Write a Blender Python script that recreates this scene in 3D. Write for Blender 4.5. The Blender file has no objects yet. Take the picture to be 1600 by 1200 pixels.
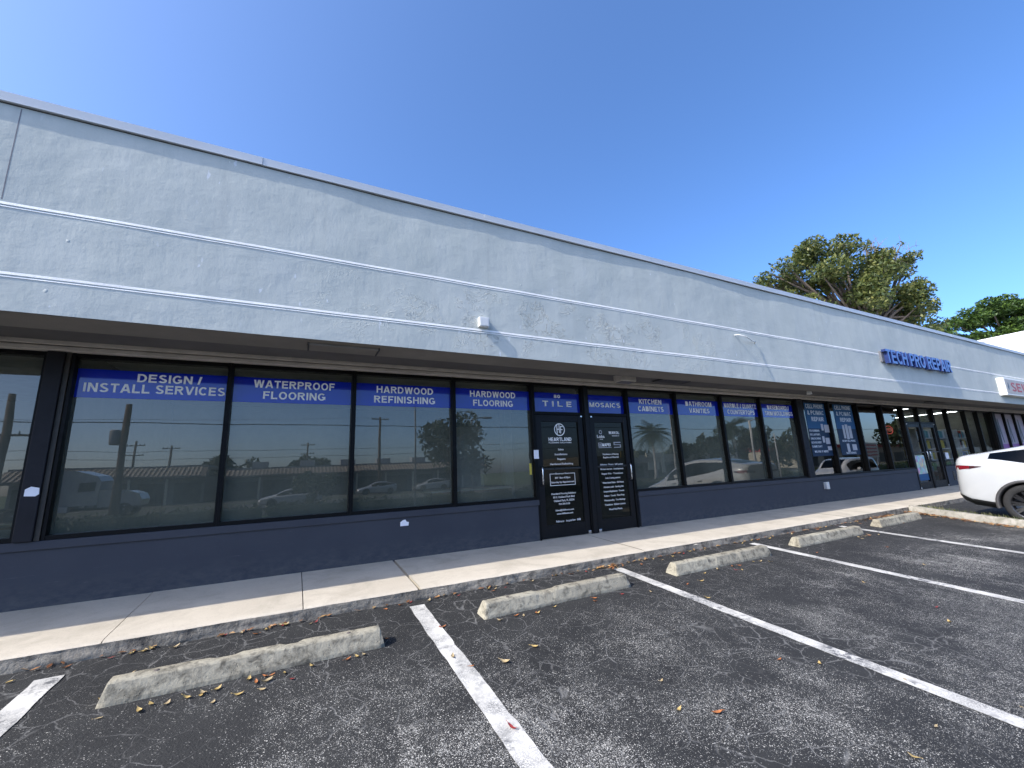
import bpy, bmesh, math, random
from mathutils import Vector, Matrix, noise
R = math.radians
scene = bpy.context.scene
COL = scene.collection

# ------------------------------------------------------------------ camera
HEYE = 1.246
T1, T2 = 0.0808, 0.0529             # fall of the parking lot and of the sidewalk towards the street
yaw, pitch, roll = R(27.372), R(11.806), R(-2.596)
right = Vector((math.cos(yaw), -math.sin(yaw), 0))
fwd = Vector((math.sin(yaw)*math.cos(pitch), math.cos(yaw)*math.cos(pitch), math.sin(pitch)))
up = right.cross(fwd)
r2 = math.cos(roll)*right + math.sin(roll)*up
u2 = -math.sin(roll)*right + math.cos(roll)*up
cam_d = bpy.data.cameras.new('camera')
cam = bpy.data.objects.new('camera', cam_d); COL.objects.link(cam)
m = Matrix((r2, u2, -fwd)).transposed().to_4x4(); m.translation = (0, 0, HEYE)
cam.matrix_world = m
cam_d.sensor_width = 36; cam_d.lens = 36*653.47/1600
cam_d.clip_start = 0.05; cam_d.clip_end = 3000
scene.camera = cam

# ------------------------------------------------------------------ sky and sun
SUN_TO = Vector((-1.12, -0.18, 1.0)).normalized()
elev = math.asin(SUN_TO.z)
world = bpy.data.worlds.new('World'); scene.world = world; world.use_nodes = True
nt = world.node_tree; bg = nt.nodes['Background']
sky = nt.nodes.new('ShaderNodeTexSky'); sky.sky_type = 'NISHITA'; sky.sun_disc = False
sky.sun_elevation = elev; sky.sun_rotation = math.atan2(SUN_TO.x, SUN_TO.y)
sky.air_density = 0.62; sky.dust_density = 2.2; sky.ozone_density = 6.0; sky.altitude = 0
hs = nt.nodes.new('ShaderNodeHueSaturation'); hs.inputs['Saturation'].default_value = 1.10; hs.inputs['Value'].default_value = 1.06
nt.links.new(sky.outputs['Color'], hs.inputs['Color']); nt.links.new(hs.outputs['Color'], bg.inputs['Color']); bg.inputs['Strength'].default_value = 0.15
sun_d = bpy.data.lights.new('sun', 'SUN'); sun_d.energy = 2.05; sun_d.angle = R(0.5); sun_d.color = (1, .955, .89)
sun = bpy.data.objects.new('sun', sun_d); COL.objects.link(sun)
sun.rotation_euler = SUN_TO.to_track_quat('Z', 'Y').to_euler()
vs = scene.view_settings; vs.view_transform = 'Standard'; vs.look = 'None'; vs.gamma = 1; vs.use_curve_mapping = False
vs.exposure = 1.45

random.seed(7)

# ------------------------------------------------------------------ materials
MATS = {}
class NT:
    def __init__(s, name):
        s.m = bpy.data.materials.new(name); s.m.use_nodes = True
        s.t = s.m.node_tree; s.b = s.t.nodes['Principled BSDF']; s.out = s.t.nodes['Material Output']
        MATS[name] = s.m
        s._pos = None
    def n(s, typ, **kw):
        nd = s.t.nodes.new('ShaderNode'+typ)
        for k, v in kw.items():
            if k in nd.inputs: s.set(nd.inputs[k], v)
            else: setattr(nd, k, v)
        return nd
    def set(s, inp, v):
        if isinstance(v, bpy.types.NodeSocket): s.t.links.new(v, inp)
        else:
            if hasattr(inp.default_value, '__len__') and not hasattr(v, '__len__'): v = [v]*len(inp.default_value)
            if hasattr(v, '__len__') and len(inp.default_value) == 4 and len(v) == 3: v = (*v, 1)
            inp.default_value = v
    def pos(s, scale=(1, 1, 1), loc=(0, 0, 0)):
        g = s.n('NewGeometry')
        mp = s.n('Mapping'); s.t.links.new(g.outputs['Position'], mp.inputs['Vector'])
        mp.inputs['Scale'].default_value = scale; mp.inputs['Location'].default_value = loc
        return mp.outputs['Vector']
    def noise(s, vec, scale, detail=3, rough=.55, dist=0):
        nd = s.n('TexNoise'); s.t.links.new(vec, nd.inputs['Vector'])
        nd.inputs['Scale'].default_value = scale; nd.inputs['Detail'].default_value = detail
        nd.inputs['Roughness'].default_value = rough; nd.inputs['Distortion'].default_value = dist
        return nd.outputs['Fac']
    def voro(s, vec, scale, feature='F1', out='Distance', rnd=1):
        nd = s.n('TexVoronoi', feature=feature); s.t.links.new(vec, nd.inputs['Vector'])
        nd.inputs['Scale'].default_value = scale; nd.inputs['Randomness'].default_value = rnd
        return nd.outputs[out]
    def ramp(s, fac, a, b, lo=0., hi=1.):
        nd = s.n('MapRange'); nd.clamp = True
        s.set(nd.inputs['Value'], fac)
        for k, v in (('From Min', a), ('From Max', b), ('To Min', lo), ('To Max', hi)): s.set(nd.inputs[k], v)
        return nd.outputs['Result']
    def mix(s, fac, a, b):
        nd = s.n('Mix', data_type='RGBA')
        s.set(nd.inputs[0], fac); s.set(nd.inputs[6], a); s.set(nd.inputs[7], b)
        return nd.outputs[2]
    def math(s, op, a, b=0.):
        nd = s.n('Math', operation=op); s.set(nd.inputs[0], a); s.set(nd.inputs[1], b); return nd.outputs[0]
    def bump(s, h, strength=.5, dist=.01, normal=None):
        nd = s.n('Bump'); s.set(nd.inputs['Height'], h); nd.inputs['Strength'].default_value = strength
        nd.inputs['Distance'].default_value = dist
        if normal: s.t.links.new(normal, nd.inputs['Normal'])
        return nd.outputs['Normal']
    def base(s, v): s.set(s.b.inputs['Base Color'], v); return s
    def rough(s, v): s.set(s.b.inputs['Roughness'], v); return s
    def normal(s, v): s.t.links.new(v, s.b.inputs['Normal']); return s

def plain(name, col, rough=.6, metal=0., spec=.5, var=.12, bump=0., scale=6):
    s = NT(name); p = s.pos(); f = s.noise(p, scale, 4)
    s.base(s.mix(s.ramp(f, .3, .7), [c*(1-var) for c in col], [min(1, c*(1+var)) for c in col]))
    s.rough(s.ramp(s.noise(p, scale*3, 2), .3, .7, max(0, rough-.06), min(1, rough+.06)))
    s.b.inputs['Metallic'].default_value = metal; s.b.inputs['Specular IOR Level'].default_value = spec
    if bump: s.normal(s.bump(s.noise(p, scale*12, 3), .5, bump))
    return s.m

def mk_stucco():
    s = NT('stucco'); p = s.pos()
    big = s.noise(p, .7, 4); mid = s.noise(s.pos((1, 1, .35)), 3.0, 5, .6)
    c = s.mix(s.ramp(big, .3, .7), (.45, .478, .435), (.515, .535, .482))
    c = s.mix(s.ramp(mid, .42, .75, 0, .55), c, (.575, .59, .54))
    drip = s.noise(s.pos((9, 1, .5)), 1.0, 4, .6)
    c = s.mix(s.ramp(drip, .56, .74, 0, .45), c, (.40, .42, .385))
    # chipped paint spots where old signs were fixed
    chip = s.math('MULTIPLY', s.ramp(s.noise(s.pos((1.6, 1, .7)), 7, 3, .6), .665, .69), s.ramp(s.noise(p, .9, 2), .5, .62))
    c = s.mix(s.math('MULTIPLY', chip, .8), c, (.68, .70, .70))
    s.base(c); s.rough(.9)
    # blistered band
    sp = s.n('SeparateXYZ'); g = s.n('NewGeometry'); s.t.links.new(g.outputs['Position'], sp.inputs[0])
    x, z = sp.outputs[0], sp.outputs[2]
    bx = s.math('MULTIPLY', s.ramp(x, -.3, 2.6), s.ramp(x, 8.5, 4.2))
    bz = s.math('MULTIPLY', s.ramp(z, 2.72, 2.95, .35, 1), s.ramp(z, 3.75, 3.45))
    band = s.math('MULTIPLY', bx, bz)
    wob = s.noise(p, 5, 3, .6, 1.2)
    rings = s.ramp(s.math('ABSOLUTE', s.math('SUBTRACT', s.noise(p, 9.0, 4, .6, 1.2), .53)), 0, .035, 1, 0)
    bl = s.math('MULTIPLY', s.math('MULTIPLY', rings, s.ramp(s.noise(p, 2.3, 2), .46, .58)), band)
    dot = s.math('MULTIPLY', s.ramp(s.math('ADD', s.voro(s.pos((1, 1, .8)), 3.4), s.math('MULTIPLY', s.noise(p, 18, 2), .06)), .05, .085, 1, 0), s.ramp(s.noise(p, 1.7, 1), .56, .60))
    trow = s.math('ADD', s.math('MULTIPLY', s.noise(s.pos((1, 1, 1.5)), 3.6, 4, .55), .8), s.math('MULTIPLY', s.noise(s.pos((2.2, 1, .8), (4, 0, 2)), 5.5, 4, .6), .35))
    fine = s.noise(p, 55, 4, .65)
    n1 = s.bump(s.math('ADD', s.math('MULTIPLY', trow, 1.0), s.math('MULTIPLY', fine, .09)), .52, .016)
    n2 = s.bump(s.math('ADD', s.math('MULTIPLY', bl, 1.), s.math('MULTIPLY', dot, .4)), .75, .011, n1)
    s.normal(n2)

def mk_asphalt(name='asphalt', k=1.0):
    s = NT(name); p = s.pos()
    big = s.noise(p, .55, 3); med = s.noise(p, 3.5, 4)
    c = s.mix(s.ramp(big, .3, .7), (.0150*k, .0148*k, .0142*k), (.0255*k, .025*k, .0235*k))
    c = s.mix(s.ramp(med, .4, .75, 0, .6), c, (.035*k, .0345*k, .032*k))
    patch = s.math('ADD', s.math('MULTIPLY', s.ramp(s.noise(s.pos((.75, 1.0, 1), (3, 1, 0)), .95, 6, .72), .43, .64), .72),
                   s.math('MULTIPLY', s.ramp(s.noise(s.pos((1.2, .45, 1), (0, 7, 0)), 2.6, 4, .6), .48, .64), .40))
    patch = s.math('MULTIPLY', patch, s.ramp(s.noise(p, 9, 4, .7), .30, .62, .45, 1.1))
    # keep the strip behind the wheel stops freshly sealed
    sp = s.n('SeparateXYZ'); g = s.n('NewGeometry'); s.t.links.new(g.outputs['Position'], sp.inputs[0])
    fresh = s.ramp(sp.outputs[1], 3.7, 2.9, .12, 1)
    patch = s.math('MULTIPLY', patch, fresh)
    # exposed aggregate: bright stones where the seal coat has worn away
    for sc, lim, amt, colr in ((210, .29, .95, (.62, .59, .52)), (115, .16, .9, (.55, .525, .46)), (380, .30, .9, (.48, .46, .405))):
        v = s.n('TexVoronoi'); s.t.links.new(s.pos(), v.inputs['Vector']); v.inputs['Scale'].default_value = sc
        rnd = s.n('SeparateColor'); s.t.links.new(v.outputs['Color'], rnd.inputs[0])
        th = s.math('SUBTRACT', .998, s.math('MULTIPLY', patch, lim))
        on = s.ramp(s.math('SUBTRACT', rnd.outputs[0], th), -.005, .02)
        core = s.ramp(v.outputs['Distance'], .32, .52, 1, 0)
        c = s.mix(s.math('MULTIPLY', s.math('MULTIPLY', on, core), amt), c, colr)
    # irregular worn-through spots between the stones
    wsp = s.noise(s.pos((1, 1, 1), (5, 3, 0)), 130, 3, .6)
    on = s.ramp(s.math('SUBTRACT', wsp, s.math('SUBTRACT', .74, s.math('MULTIPLY', patch, .185))), 0, .035)
    c = s.mix(s.math('MULTIPLY', on, .85), c, (.44, .42, .37))
    # stray bright stones everywhere
    v = s.n('TexVoronoi'); s.t.links.new(s.pos(), v.inputs['Vector']); v.inputs['Scale'].default_value = 150
    rnd = s.n('SeparateColor'); s.t.links.new(v.outputs['Color'], rnd.inputs[0])
    on = s.math('MULTIPLY', s.ramp(rnd.outputs[1], .975, .98), s.ramp(v.outputs['Distance'], .3, .5, .8, 0))
    c = s.mix(on, c, (.42, .40, .35))
    # alligator cracks filled with pale grit
    wv = s.n('TexNoise'); s.t.links.new(p, wv.inputs['Vector']); wv.inputs['Scale'].default_value = 5; wv.inputs['Detail'].default_value = 4
    va = s.n('VectorMath', operation='MULTIPLY_ADD'); s.t.links.new(wv.outputs['Color'], va.inputs[0])
    va.inputs[1].default_value = (.16, .16, 0); s.t.links.new(p, va.inputs[2])
    cr1 = s.ramp(s.voro(va.outputs[0], 5.0, 'DISTANCE_TO_EDGE'), .005, .03, 1, 0)
    cr2 = s.ramp(s.voro(va.outputs[0], 2.0, 'DISTANCE_TO_EDGE'), .002, .010, 1, 0)
    m1 = s.ramp(s.noise(p, .9, 3), .45, .58); m2 = s.ramp(s.noise(s.pos(loc=(9, 4, 0)), .8, 2), .46, .56)
    brk = s.ramp(s.noise(p, 11, 3), .4, .55, .15, 1)
    m1 = s.math('MAXIMUM', m1, s.math('MULTIPLY', s.ramp(sp.outputs[1], 2.9, 3.9), s.ramp(s.noise(p, 1.7, 2), .38, .5)))
    crk = s.math('MAXIMUM', s.math('MULTIPLY', cr1, m1), s.math('MULTIPLY', cr2, m2))
    c = s.mix(s.math('MULTIPLY', s.math('MULTIPLY', crk, brk), .8), c, (.155, .15, .138))
    # oil and tyre darkening in the bays
    oil = s.ramp(s.noise(s.pos((1.3, .5, 1), (1, 4, 0)), 1.1, 4, .6), .52, .70, 0, .45)
    c = s.mix(oil, c, (.013*k, .0128*k, .0125*k))
    s.base(c); s.rough(.82); s.b.inputs['Specular IOR Level'].default_value = .35
    h = s.math('ADD', s.math('MULTIPLY', s.voro(p, 110, 'SMOOTH_F1'), .6), s.noise(p, 40, 4, .7))
    n1 = s.bump(h, .55, .008); s.normal(s.bump(s.math('MULTIPLY', crk, -1.), .4, .006, n1))

def mk_concrete(name, a, b, stain, amt=.6, bumpd=.004, sscale=3, zs=1.):
    s = NT(name); p = s.pos()
    c = s.mix(s.ramp(s.noise(p, 1.6, 4), .3, .7), a, b)
    st = s.ramp(s.noise(s.pos((1, 1, zs), (2, 5, 1)), sscale, 6, .68, .6), .46, .68)
    c = s.mix(s.math('MULTIPLY', st, amt), c, stain)
    sp = s.ramp(s.noise(p, 60, 3, .7), .55, .75)
    c = s.mix(s.math('MULTIPLY', sp, .35), c, [x*.55 for x in stain])
    s.base(c); s.rough(.88)
    pit = s.ramp(s.voro(p, 38), .08, .2, -1, 0)
    s.normal(s.bump(s.math('ADD', s.noise(p, 26, 5, .7), s.math('MULTIPLY', pit, s.ramp(s.noise(p, 7, 2), .5, .6))), .7, bumpd))

def mk_paint_line():
    s = NT('line_paint'); p = s.pos()
    wear = s.ramp(s.noise(p, 22, 5, .72), .45, .57)
    v = s.n('TexVoronoi'); s.t.links.new(p, v.inputs['Vector']); v.inputs['Scale'].default_value = 120
    w2 = s.math('MULTIPLY', s.ramp(v.outputs['Distance'], .3, .6), s.ramp(s.noise(p, 4, 3), .4, .62))
    crk = s.ramp(s.voro(p, 11, 'DISTANCE_TO_EDGE'), .006, .03, 1, 0)
    worn = s.math('MAXIMUM', s.math('MULTIPLY', w2, .75), s.math('MULTIPLY', s.math('MULTIPLY', crk, .6), s.ramp(s.noise(p, 2.0, 2), .42, .6)))
    worn = s.math('MAXIMUM', worn, s.math('MULTIPLY', wear, s.ramp(s.noise(p, 2.6, 3), .45, .62)))
    s.base(s.mix(worn, s.mix(s.ramp(s.noise(p, 5, 4), .35, .7), (.66, .63, .56), (.48, .455, .40)), (.10, .10, .10))); s.rough(.75)
    s.normal(s.bump(s.noise(p, 70, 3), .5, .004))

def mk_glass(name, tint, base=.14, fres=1.0, ior=1.5, haze=0.):
    s = NT(name); t = s.t; t.nodes.remove(s.b)
    tr = s.n('BsdfTransparent'); tr.inputs['Color'].default_value = (*tint, 1)
    gl = s.n('BsdfGlossy'); gl.inputs['Roughness'].default_value = 0.0; gl.inputs['Color'].default_value = (1., .95, .86, 1)
    # slightly wavy plate glass
    p = s.pos((1, 1, 1)); nb = s.bump(s.noise(p, 1.3, 1), .02, .05)
    t.links.new(nb, gl.inputs['Normal'])
    fr = s.n('Fresnel'); fr.inputs['IOR'].default_value = ior
    fac = s.math('MINIMUM', s.math('ADD', s.math('MULTIPLY', fr.outputs[0], fres), base), .95)
    mx = s.n('MixShader'); t.links.new(fac, mx.inputs[0]); t.links.new(tr.outputs[0], mx.inputs[1]); t.links.new(gl.outputs[0], mx.inputs[2])
    last = mx
    if haze:    # pale diffuse veil mixed over the pane
        df = s.n('BsdfDiffuse'); df.inputs['Color'].default_value = (.56, .60, .47, 1)
        m2 = s.n('MixShader'); m2.inputs[0].default_value = haze
        s.set(m2.inputs[0], s.ramp(s.noise(s.pos((1, 1, .6)), 1.1, 4), .3, .7, haze*.6, haze*1.3))
        t.links.new(mx.outputs[0], m2.inputs[1]); t.links.new(df.outputs[0], m2.inputs[2]); last = m2
    t.links.new(last.outputs[0], s.out.inputs['Surface'])

def mk_leaf(name, cols, trans=.25):
    s = NT(name); g = s.n('NewGeometry'); r = g.outputs['Random Per Island']
    cr = s.n('ValToRGB'); s.t.links.new(r, cr.inputs[0]); e = cr.color_ramp.elements
    while len(e) < len(cols): e.new(.5)
    for i, c in enumerate(cols): e[i].position = i/(len(cols)-1); e[i].color = (*c, 1)
    s.base(cr.outputs[0]); s.rough(.55)
    tl = s.n('BsdfTranslucent'); s.t.links.new(cr.outputs[0], tl.inputs['Color'])
    mx = s.n('MixShader'); mx.inputs[0].default_value = trans
    s.t.links.new(s.b.outputs[0], mx.inputs[1]); s.t.links.new(tl.outputs[0], mx.inputs[2]); s.t.links.new(mx.outputs[0], s.out.inputs['Surface'])

def mk_emit(name, col, strength):
    s = NT(name); s.base(col); s.b.inputs['Emission Color'].default_value = (*col, 1); s.b.inputs['Emission Strength'].default_value = strength

def mk_gloss(name, col, rough=.08, coat=.0, spec=.5, metal=0.):
    s = NT(name); p = s.pos(); f = s.noise(p, 4, 3)
    s.base(s.mix(f, [c*.93 for c in col], [min(1, c*1.05) for c in col])); s.rough(rough)
    s.b.inputs['Coat Weight'].default_value = coat; s.b.inputs['Specular IOR Level'].default_value = spec; s.b.inputs['Metallic'].default_value = metal
    s.b.inputs['Coat Roughness'].default_value = .03

mk_stucco(); mk_asphalt(); mk_asphalt('road_asphalt', 2.2)
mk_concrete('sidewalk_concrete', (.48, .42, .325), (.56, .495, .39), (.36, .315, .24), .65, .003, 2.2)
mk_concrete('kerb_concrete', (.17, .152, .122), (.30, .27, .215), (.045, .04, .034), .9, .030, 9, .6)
mk_concrete('stop_concrete', (.26, .23, .165), (.385, .35, .26), (.075, .066, .047), .95, .010, 11)
mk_concrete('island_concrete', (.25, .23, .19), (.38, .35, .29), (.11, .105, .06), .85, .012, 5)
mk_paint_line()
mk_glass('shop_glass', (.42, .45, .45), .075, haze=.125)
mk_glass('clear_glass', (.86, .90, .90), .0, .6)
mk_glass('plain_shop_glass', (.40, .42, .42), .10)
mk_glass('door_glass', (.06, .07, .08), .0, .45, haze=.02)
mk_glass('car_glass', (.09, .085, .08), .01, .55)
def mk_slate():
    s = NT('slate_paint'); p = s.pos()
    c = s.mix(s.ramp(s.noise(p, 1.4, 5, .65), .3, .7), (.040, .044, .055), (.049, .053, .064))
    g = s.n('NewGeometry'); sp = s.n('SeparateXYZ'); s.t.links.new(g.outputs['Position'], sp.inputs[0])
    spl = s.math('MULTIPLY', s.ramp(sp.outputs[2], .45, .17), s.ramp(s.noise(s.pos((2.5, 1, 5)), 3, 6, .7), .40, .70))
    c = s.mix(s.math('MULTIPLY', spl, .55), c, (.13, .125, .11))
    scf = s.math('MULTIPLY', s.ramp(s.noise(s.pos((.6, 1, 7)), 6, 4, .7), .64, .70), s.ramp(s.noise(p, 1.1, 2), .5, .6))
    c = s.mix(s.math('MULTIPLY', scf, .5), c, (.11, .115, .125))
    s.base(c); s.rough(.66); s.b.inputs['Specular IOR Level'].default_value = .3
    s.normal(s.bump(s.math('ADD', s.noise(p, 3, 4), s.math('MULTIPLY', s.noise(p, 45, 4, .7), .12)), .5, .010))
mk_slate()
plain('pillar_paint', (.010, .010, .013), .55, spec=.25)
plain('frame_bronze', (.004, .004, .004), .45, spec=.15)
plain('frame_light', (.045, .040, .032), .5, spec=.3)
plain('door_black', (.007, .007, .008), .4, spec=.2)
plain('coping_metal', (.58, .60, .61), .45, 0.0, var=.06, scale=1.2)
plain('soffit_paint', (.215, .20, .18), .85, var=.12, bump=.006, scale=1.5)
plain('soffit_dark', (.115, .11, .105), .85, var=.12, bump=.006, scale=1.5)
plain('trim_beige', (.52, .48, .42), .7)
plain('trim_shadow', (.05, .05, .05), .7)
plain('stucco_bead', (.80, .79, .75), .8, var=.1, bump=.004, scale=4)
plain('roof_gravel', (.35, .34, .32), .95, bump=.02)
plain('white_stucco', (.80, .80, .77), .85, var=.04, bump=.006, scale=2)
mk_gloss('vinyl_blue', (.005, .022, .38), .06, .3, .5)
plain('vinyl_white', (.90, .89, .86), .5, var=.02)
plain('vinyl_grey', (.45, .45, .47), .5, var=.05)
plain('vinyl_black', (.012, .012, .014), .3)
mk_gloss('poster_blue', (.02, .095, .22), .5, .0, .2)
mk_gloss('poster_navy', (.012, .03, .065), .5, .0, .2)
plain('poster_white', (.62, .66, .70), .5)
plain('poster_purple', (.27, .10, .30), .5)
plain('poster_lilac', (.40, .34, .38), .5)
plain('poster_shape', (.03, .03, .04), .4)
def mk_goods():
    s = NT('goods_poster'); v = s.n('TexVoronoi'); s.t.links.new(s.pos(), v.inputs['Vector']); v.inputs['Scale'].default_value = 9
    s.base(s.mix(.55, v.outputs['Color'], (.55, .60, .52))); s.rough(.5)
mk_goods()
plain('interior_wall', (.17, .165, .15), .9)
plain('interior_floor', (.20, .17, .14), .5)
plain('interior_ceiling', (.5, .5, .5), .9)
plain('wood_brown', (.16, .075, .03), .5, scale=9)
plain('cabinet_white', (.62, .62, .60), .5)
plain('steel', (.62, .62, .62), .25, 1.0)
plain('aluminium', (.55, .56, .57), .4, .8)
plain('device_white', (.66, .66, .63), .5)
plain('paper_white', (.82, .82, .84), .7, var=.04)
plain('yellow_paper', (.6, .5, .08), .7)
mk_gloss('sign_face', (.095, .19, .46), .4)
plain('sign_return', (.012, .03, .13), .4)
plain('raceway_grey', (.13, .13, .14), .5)
plain('cabinet_cream', (.82, .80, .72), .5, var=.04)
plain('cabinet_face', (.42, .36, .29), .45, var=.08)
plain('sign_red', (.40, .045, .04), .5)
mk_gloss('car_white', (.43, .435, .425), .2, 1.0)
mk_gloss('car_silver', (.45, .46, .47), .3, 1.0, .5, .5)
mk_gloss('car_grey', (.20, .21, .22), .3, 1.0)
plain('car_trim', (.014, .014, .015), .5)
plain('car_clad', (.045, .043, .042), .6)
plain('tyre_rubber', (.015, .0145, .014), .85, bump=.003, scale=12)
mk_gloss('rim_dark', (.010, .010, .011), .22, .3, .5, .0)
mk_gloss('lamp_red', (.16, .008, .014), .1, .4)
mk_gloss('lamp_dark', (.05, .012, .014), .08, .8)
mk_gloss('lamp_clear', (.7, .72, .75), .08, .8)
mk_emit('tube_light', (.95, 1., 1.), 5.0)
mk_emit('neon_red', (1., .16, .14), .35)
mk_leaf('leaf_olive', [(.028, .046, .011), (.065, .092, .02), (.115, .14, .03), (.20, .195, .05)])
mk_leaf('leaf_green', [(.022, .045, .010), (.06, .115, .018), (.12, .19, .03)])
mk_leaf('leaf_dark', [(.012, .024, .010), (.03, .05, .016), (.05, .075, .022)])
mk_leaf('leaf_palm', [(.015, .032, .012), (.03, .055, .02), (.05, .08, .03)])
mk_leaf('twig_grey', [(.16, .13, .11), (.25, .21, .19)], 0)
mk_leaf('weed_green', [(.05, .08, .02), (.13, .15, .05), (.28, .25, .12)])
mk_leaf('litter_brown', [(.16, .06, .025), (.30, .14, .05), (.42, .27, .11)], .1)
plain('leaf_yellow', (.40, .28, .10), .55, var=.2, scale=30)
plain('leaf_tan', (.36, .27, .14), .6, var=.2, scale=30)
plain('leaf_orange', (.34, .12, .035), .55, var=.25, scale=30)
plain('leaf_red', (.26, .035, .03), .5, var=.2, scale=30)
plain('bark', (.14, .11, .085), .9, bump=.02, scale=4)
plain('pole_wood', (.11, .08, .06), .9, bump=.01, scale=4)
plain('pole_concrete', (.42, .41, .39), .85)
plain('pole_metal', (.22, .23, .24), .5, .5)
plain('wire_black', (.02, .02, .02), .6)
plain('grass', (.06, .085, .03), .95, var=.3, bump=.03)
plain('far_wall', (.20, .20, .20), .9)
plain('far_cream', (.42, .38, .30), .9)
plain('far_opening', (.03, .033, .035), .4)
plain('far_sign', (.55, .52, .42), .7)
plain('far_yellow', (.60, .48, .18), .7)
plain('tile_light', (.36, .31, .25), .85)
plain('tile_dark', (.12, .10, .085), .85)
plain('rtu_grey', (.32, .33, .34), .7)

# ------------------------------------------------------------------ mesh helpers
class MB:
    def __init__(s): s.bm = bmesh.new()
    def face(s, pts, mi=0):
        f = s.bm.faces.new([s.bm.verts.new(p) for p in pts]); f.material_index = mi; return f
    def box(s, x0, x1, y0, y1, z0, z1, mi=0, bev=0):
        vs = [s.bm.verts.new(p) for p in ((x0, y0, z0), (x1, y0, z0), (x1, y1, z0), (x0, y1, z0), (x0, y0, z1), (x1, y0, z1), (x1, y1, z1), (x0, y1, z1))]
        fs = [s.bm.faces.new([vs[i] for i in q]) for q in ((3, 2, 1, 0), (4, 5, 6, 7), (0, 1, 5, 4), (1, 2, 6, 5), (2, 3, 7, 6), (3, 0, 4, 7))]
        for f in fs: f.material_index = mi
        if bev:
            es = list({e for f in fs for e in f.edges})
            r = bmesh.ops.bevel(s.bm, geom=es, offset=bev, segments=2, affect='EDGES', profile=.5)
            for f in r['faces']: f.material_index = mi
        return s
    def prism(s, prof, x0, x1, axis='x', mi=0):
        # prof: list of (a, b); extruded along axis from x0 to x1
        def P(t, a, b): return {'x': (t, a, b), 'y': (a, t, b), 'z': (a, b, t)}[axis]
        A = [s.bm.verts.new(P(x0, *q)) for q in prof]; B = [s.bm.verts.new(P(x1, *q)) for q in prof]
        n = len(prof); fs = [s.bm.faces.new(A), s.bm.faces.new(B[::-1])]
        for i in range(n): fs.append(s.bm.faces.new((A[i], B[i], B[(i+1) % n], A[(i+1) % n])))
        for f in fs: f.material_index = mi
        return s
    def tube(s, pts, radii, seg=8, mi=0, cap=True):
        pts = [Vector(p) for p in pts]; rings = []
        if not hasattr(radii, '__len__'): radii = [radii]*len(pts)
        for i, p in enumerate(pts):
            d = (pts[min(i+1, len(pts)-1)]-pts[max(i-1, 0)]).normalized()
            a = d.orthogonal().normalized() if abs(d.z) > .999 or i == 0 and False else d.cross(Vector((0, 0, 1)) if abs(d.z) < .95 else Vector((1, 0, 0))).normalized()
            b = d.cross(a)
            rings.append([s.bm.verts.new(p+(a*math.cos(t)+b*math.sin(t))*radii[i]) for t in [2*math.pi*k/seg for k in range(seg)]])
        for A, B in zip(rings, rings[1:]):
            for k in range(seg):
                f = s.bm.faces.new((A[k], A[(k+1) % seg], B[(k+1) % seg], B[k])); f.material_index = mi; f.smooth = True
        if cap:
            for rg in (rings[0][::-1], rings[-1]):
                f = s.bm.faces.new(rg); f.material_index = mi
        return s
    def lathe(s, prof, origin, axis='y', seg=32, mi=0, smooth=True):
        ox, oy, oz = origin; rings = []
        for (r, t) in prof:
            rg = []
            for k in range(seg):
                a = 2*math.pi*k/seg; u, v = r*math.cos(a), r*math.sin(a)
                rg.append(s.bm.verts.new({'y': (ox+u, oy+t, oz+v), 'z': (ox+u, oy+v, oz+t), 'x': (ox+t, oy+u, oz+v)}[axis]))
            rings.append(rg)
        for A, B in zip(rings, rings[1:]):
            for k in range(seg):
                f = s.bm.faces.new((A[k], A[(k+1) % seg], B[(k+1) % seg], B[k])); f.material_index = mi; f.smooth = smooth
        return s
    def obj(s, name, mats, parent=None, loc=None, recalc=True):
        if recalc: bmesh.ops.recalc_face_normals(s.bm, faces=s.bm.faces)
        me = bpy.data.meshes.new(name); s.bm.to_mesh(me); s.bm.free()
        return link(name, me, mats, parent, loc)

def link(name, me, mats, parent=None, loc=None):
    if isinstance(mats, str): mats = [mats]
    if not len(me.materials):
        for k in mats: me.materials.append(MATS[k])
    o = bpy.data.objects.new(name, me); COL.objects.link(o)
    if parent: o.parent = parent
    if loc: o.location = loc
    return o

def tag(o, label=None, cat=None, group=None, kind=None):
    for k, v in (('label', label), ('category', cat), ('group', group), ('kind', kind)):
        if v: o[k] = v
    return o
def thing(name, label, cat, loc=(0, 0, 0), rot=(0, 0, 0), group=None):
    o = bpy.data.objects.new(name, None); COL.objects.link(o); o.location = loc; o.rotation_euler = rot
    o.empty_display_size = .2
    return tag(o, label, cat, group)
def copy_tree(o, parent=None):
    c = o.copy(); COL.objects.link(c); c.parent = parent
    for ch in list(o.children): copy_tree(ch, c)
    return c

def text_bm(body, bold=.0, depth=0., spacing=1.0):
    cu = bpy.data.curves.new('t', 'FONT'); cu.body = body; cu.size = 1; cu.extrude = depth/2 if depth else 0
    cu.offset = bold; cu.resolution_u = 3; cu.space_character = spacing
    o = bpy.data.objects.new('t', cu); COL.objects.link(o)
    dg = bpy.context.evaluated_depsgraph_get(); me = bpy.data.meshes.new_from_object(o.evaluated_get(dg))
    bpy.data.objects.remove(o); bpy.data.curves.remove(cu)
    bm = bmesh.new(); bm.from_mesh(me); bpy.data.meshes.remove(me)
    bmesh.ops.remove_doubles(bm, verts=bm.verts, dist=1e-5)
    return bm
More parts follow.
